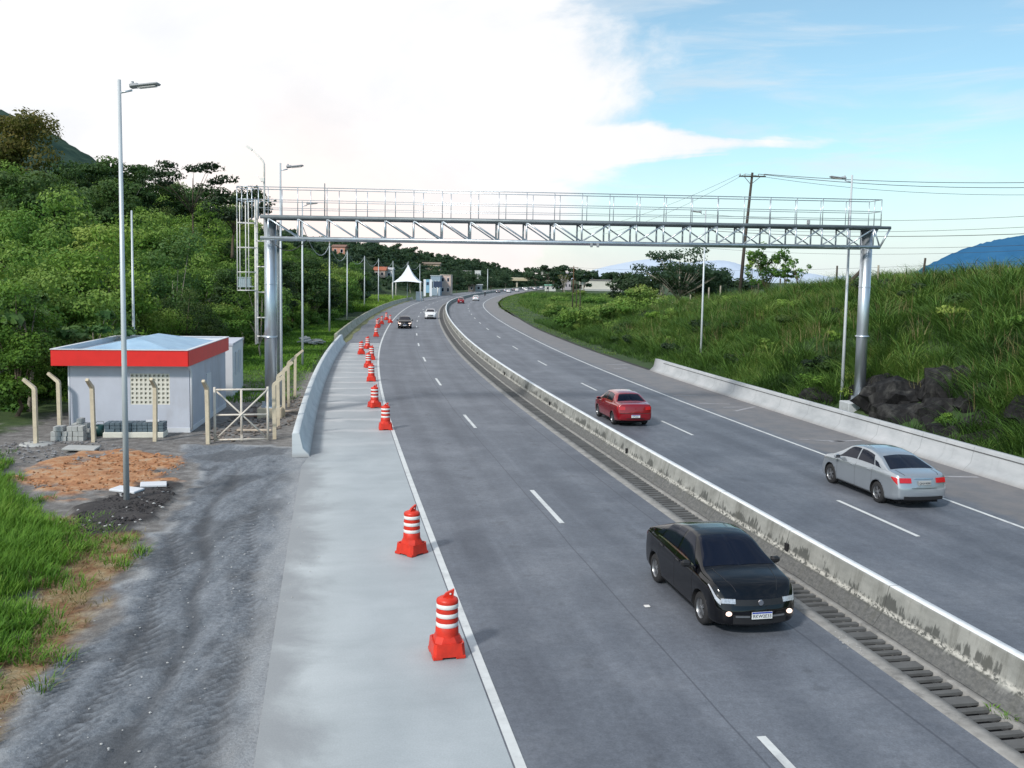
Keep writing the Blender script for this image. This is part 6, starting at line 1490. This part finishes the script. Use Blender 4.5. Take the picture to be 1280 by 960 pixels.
# signs and poles in the field
for q,(pp,D,h) in enumerate(((684,400,9),(715,330,11),(714,170,6.5),(719,180,5.5),(682,330,6.5),(723.5,150,5.4))):
    if q==1:
        t=thing('utility_pole','reddish utility pole with a crossarm rising above the field trees','utility pole',(L(pp,D),D,0))
        mb=MB();mb.tube((0,0,0),(0,0,h),.2,8,.14);mb.build('pole',M['rust'],t);mb=MB();mb.box((0,-.2,h-.6),(3.2,.2,.2));mb.build('crossarm',M['rust'],t)
    else:
        mb=MB();mb.path([(0,0,0),(.05,0,h*.5),(0,0,h)],[.12,.1,.06],6);t=mb.build('wooden_stake',M['wood']);t.location=(L(pp,D),D,0)
        tag(t,'thin dark stake or dead stem standing in the overgrown field','pole','thin stems in the field')
bt_=make_tree('bare_tree','leafless purplish tree among the trees left of the warehouse','tree',701,3.2,11,3,16,240,.5,M['leaf_rust'],M['bark_pale'],'round',.22,16)
bt_.location=(L(704,420),420,0)
pt=thing('palm_tree','distant palm tree rising above the left end of the warehouse','tree',(L(728,540),540,0))
mb=MB();mb.tube((0,0,-.2),(0,0,7.5),.25,8,.18);mb.build('trunk',M['bark'],pt)
mb=MB()
for q in range(13):
    a=q*2*math.pi/13;
    for s_ in range(5):
        r0,r1=s_*.85,(s_+1)*.85;z0_,z1_=7.5+1.2*math.sin(r0/4.25*2.4),7.5+1.2*math.sin(r1/4.25*2.4);w0,w1=.9*math.sin((s_+.3)/5*3.1)+.15,.9*math.sin((s_+1.3)/5.3*3.)+.05
        d=Vector((math.cos(a),math.sin(a),0));nn=Vector((-d.y,d.x,0))
        mb.quad(d*r0-nn*w0*.5+Vector((0,0,z0_)),d*r0+nn*w0*.5+Vector((0,0,z0_)),d*r1+nn*w1*.5+Vector((0,0,z1_)),d*r1-nn*w1*.5+Vector((0,0,z1_)))
mb.build('crown',M['leaf_dark'],pt)
# ------------------------------------------------------------------ sky, sun, camera
w=bpy.data.worlds.new('World');SC.world=w;w.use_nodes=True;nt=w.node_tree;bg=nt.nodes['Background']
SUN_EL=R(38);SUN_AZ=R(215)     # compass angle from +Y clockwise: behind the camera, to the left
sky=N(nt,'ShaderNodeTexSky',sky_type='NISHITA');sky.sun_disc=False;sky.sun_elevation=SUN_EL;sky.sun_rotation=SUN_AZ;sky.air_density=1.;sky.dust_density=.6;sky.ozone_density=1.6
tc=N(nt,'ShaderNodeTexCoord').outputs['Generated'];sp=N(nt,'ShaderNodeSeparateXYZ');nt.links.new(tc,sp.inputs[0])
az=math_(nt,'ARCTAN2',sp.outputs[0],sp.outputs[1]);el_=math_(nt,'ARCSINE',sp.outputs[2])
cb=N(nt,'ShaderNodeCombineXYZ');nt.links.new(az,cb.inputs[0]);nt.links.new(math_(nt,'MULTIPLY',el_,1.6),cb.inputs[1])
n1=noise(nt,cb.outputs[0],5.5,8,.58,.3);n2=noise(nt,scl(nt,cb.outputs[0],(1.,4.5,1)),4.,7,.6,.5)
# the big bank: everything left of about +0.13 rad
edge=math_(nt,'ADD',math_(nt,'SUBTRACT',.10,az),math_(nt,'MULTIPLY',math_(nt,'SUBTRACT',n1,.5),.42))
# bulge of the bank at mid height
bul=math_(nt,'MULTIPLY',math_(nt,'SUBTRACT',1.,smooth_(nt,math_(nt,'ABSOLUTE',math_(nt,'SUBTRACT',el_,.20)),0.,.09)),.07)
edge=math_(nt,'ADD',edge,bul)
tip=math_(nt,'MULTIPLY',math_(nt,'SUBTRACT',1.,smooth_(nt,math_(nt,'ABSOLUTE',math_(nt,'SUBTRACT',math_(nt,'ADD',el_,math_(nt,'MULTIPLY',math_(nt,'SUBTRACT',n2,.5),.05)),.137)),0.,.026)),.21)
edge=math_(nt,'ADD',edge,tip)
mask=smooth_(nt,edge,-.06,.07)
low=math_(nt,'SUBTRACT',1.,smooth_(nt,math_(nt,'ADD',el_,math_(nt,'MULTIPLY',n2,.06)),.015,.22))
wisp=math_(nt,'ADD',.12,math_(nt,'MULTIPLY',smooth_(nt,n2,.42,.72),.5))
over=math_(nt,'MULTIPLY',smooth_(nt,el_,.36,.7),math_(nt,'MULTIPLY',smooth_(nt,n1,.50,.66),.6))
f=math_(nt,'MAXIMUM',mask,math_(nt,'MAXIMUM',math_(nt,'MULTIPLY',low,.85),math_(nt,'MAXIMUM',wisp,over)))
back=smooth_(nt,math_(nt,'ABSOLUTE',az),1.3,2.2)
f=math_(nt,'MULTIPLY',f,math_(nt,'SUBTRACT',1.,math_(nt,'MULTIPLY',back,.5)))
skyc=mixc(nt,1.,sky.outputs[0],(1.22,1.58,1.50),'MULTIPLY')
warm=smooth_(nt,math_(nt,'ADD',math_(nt,'ABSOLUTE',math_(nt,'ADD',az,.22)),math_(nt,'MULTIPLY',el_,2.2)),.55,.1)
sh_=ramp(nt,n1,[(.35,(.90,.915,.935)),(.6,(1,1,1))])
cl=mixc(nt,math_(nt,'MULTIPLY',warm,.8),mixc(nt,mask,(8.6,9.1,9.5),(10.6,10.6,10.7)),(11.5,9.9,9.2))
cl=mixc(nt,1.,cl,sh_,'MULTIPLY')
nt.links.new(mixc(nt,f,skyc,cl),bg.inputs[0]);bg.inputs[1].default_value=.1
sl=bpy.data.lights.new('sun','SUN');sl.energy=3.;sl.angle=R(6);sl.color=(1.,.95,.88)
so=bpy.data.objects.new('sun',sl);COL.objects.link(so)
sdv=Vector((math.sin(SUN_AZ)*math.cos(SUN_EL),math.cos(SUN_AZ)*math.cos(SUN_EL),math.sin(SUN_EL)))
so.rotation_euler=sdv.to_track_quat('Z','Y').to_euler();so.location=(0,0,60)
cam=bpy.data.cameras.new('camera');co=bpy.data.objects.new('camera',cam);COL.objects.link(co);SC.camera=co
cam.sensor_width=36;cam.lens=1180*36/1280;cam.shift_y=-(480-447)/1280;cam.clip_end=30000;cam.clip_start=.1
th=math.atan(.0848);co.location=(0,0,6.55)
c_,s_=math.cos(th),math.sin(th);fwv=Vector((0,c_,-s_));up0=Vector((0,s_,c_));rt0=Vector((1,0,0));ro_=.017
rtv=rt0*math.cos(ro_)+up0*math.sin(ro_);upv=-rt0*math.sin(ro_)+up0*math.cos(ro_)
co.rotation_euler=Matrix((rtv,upv,-fwv)).transposed().to_euler()
SC.view_settings.view_transform='Standard';SC.view_settings.look='None';SC.view_settings.exposure=0;SC.view_settings.gamma=1
SC.cycles.max_bounces=6;SC.cycles.transparent_max_bounces=4
SC.cycles.use_denoising=True
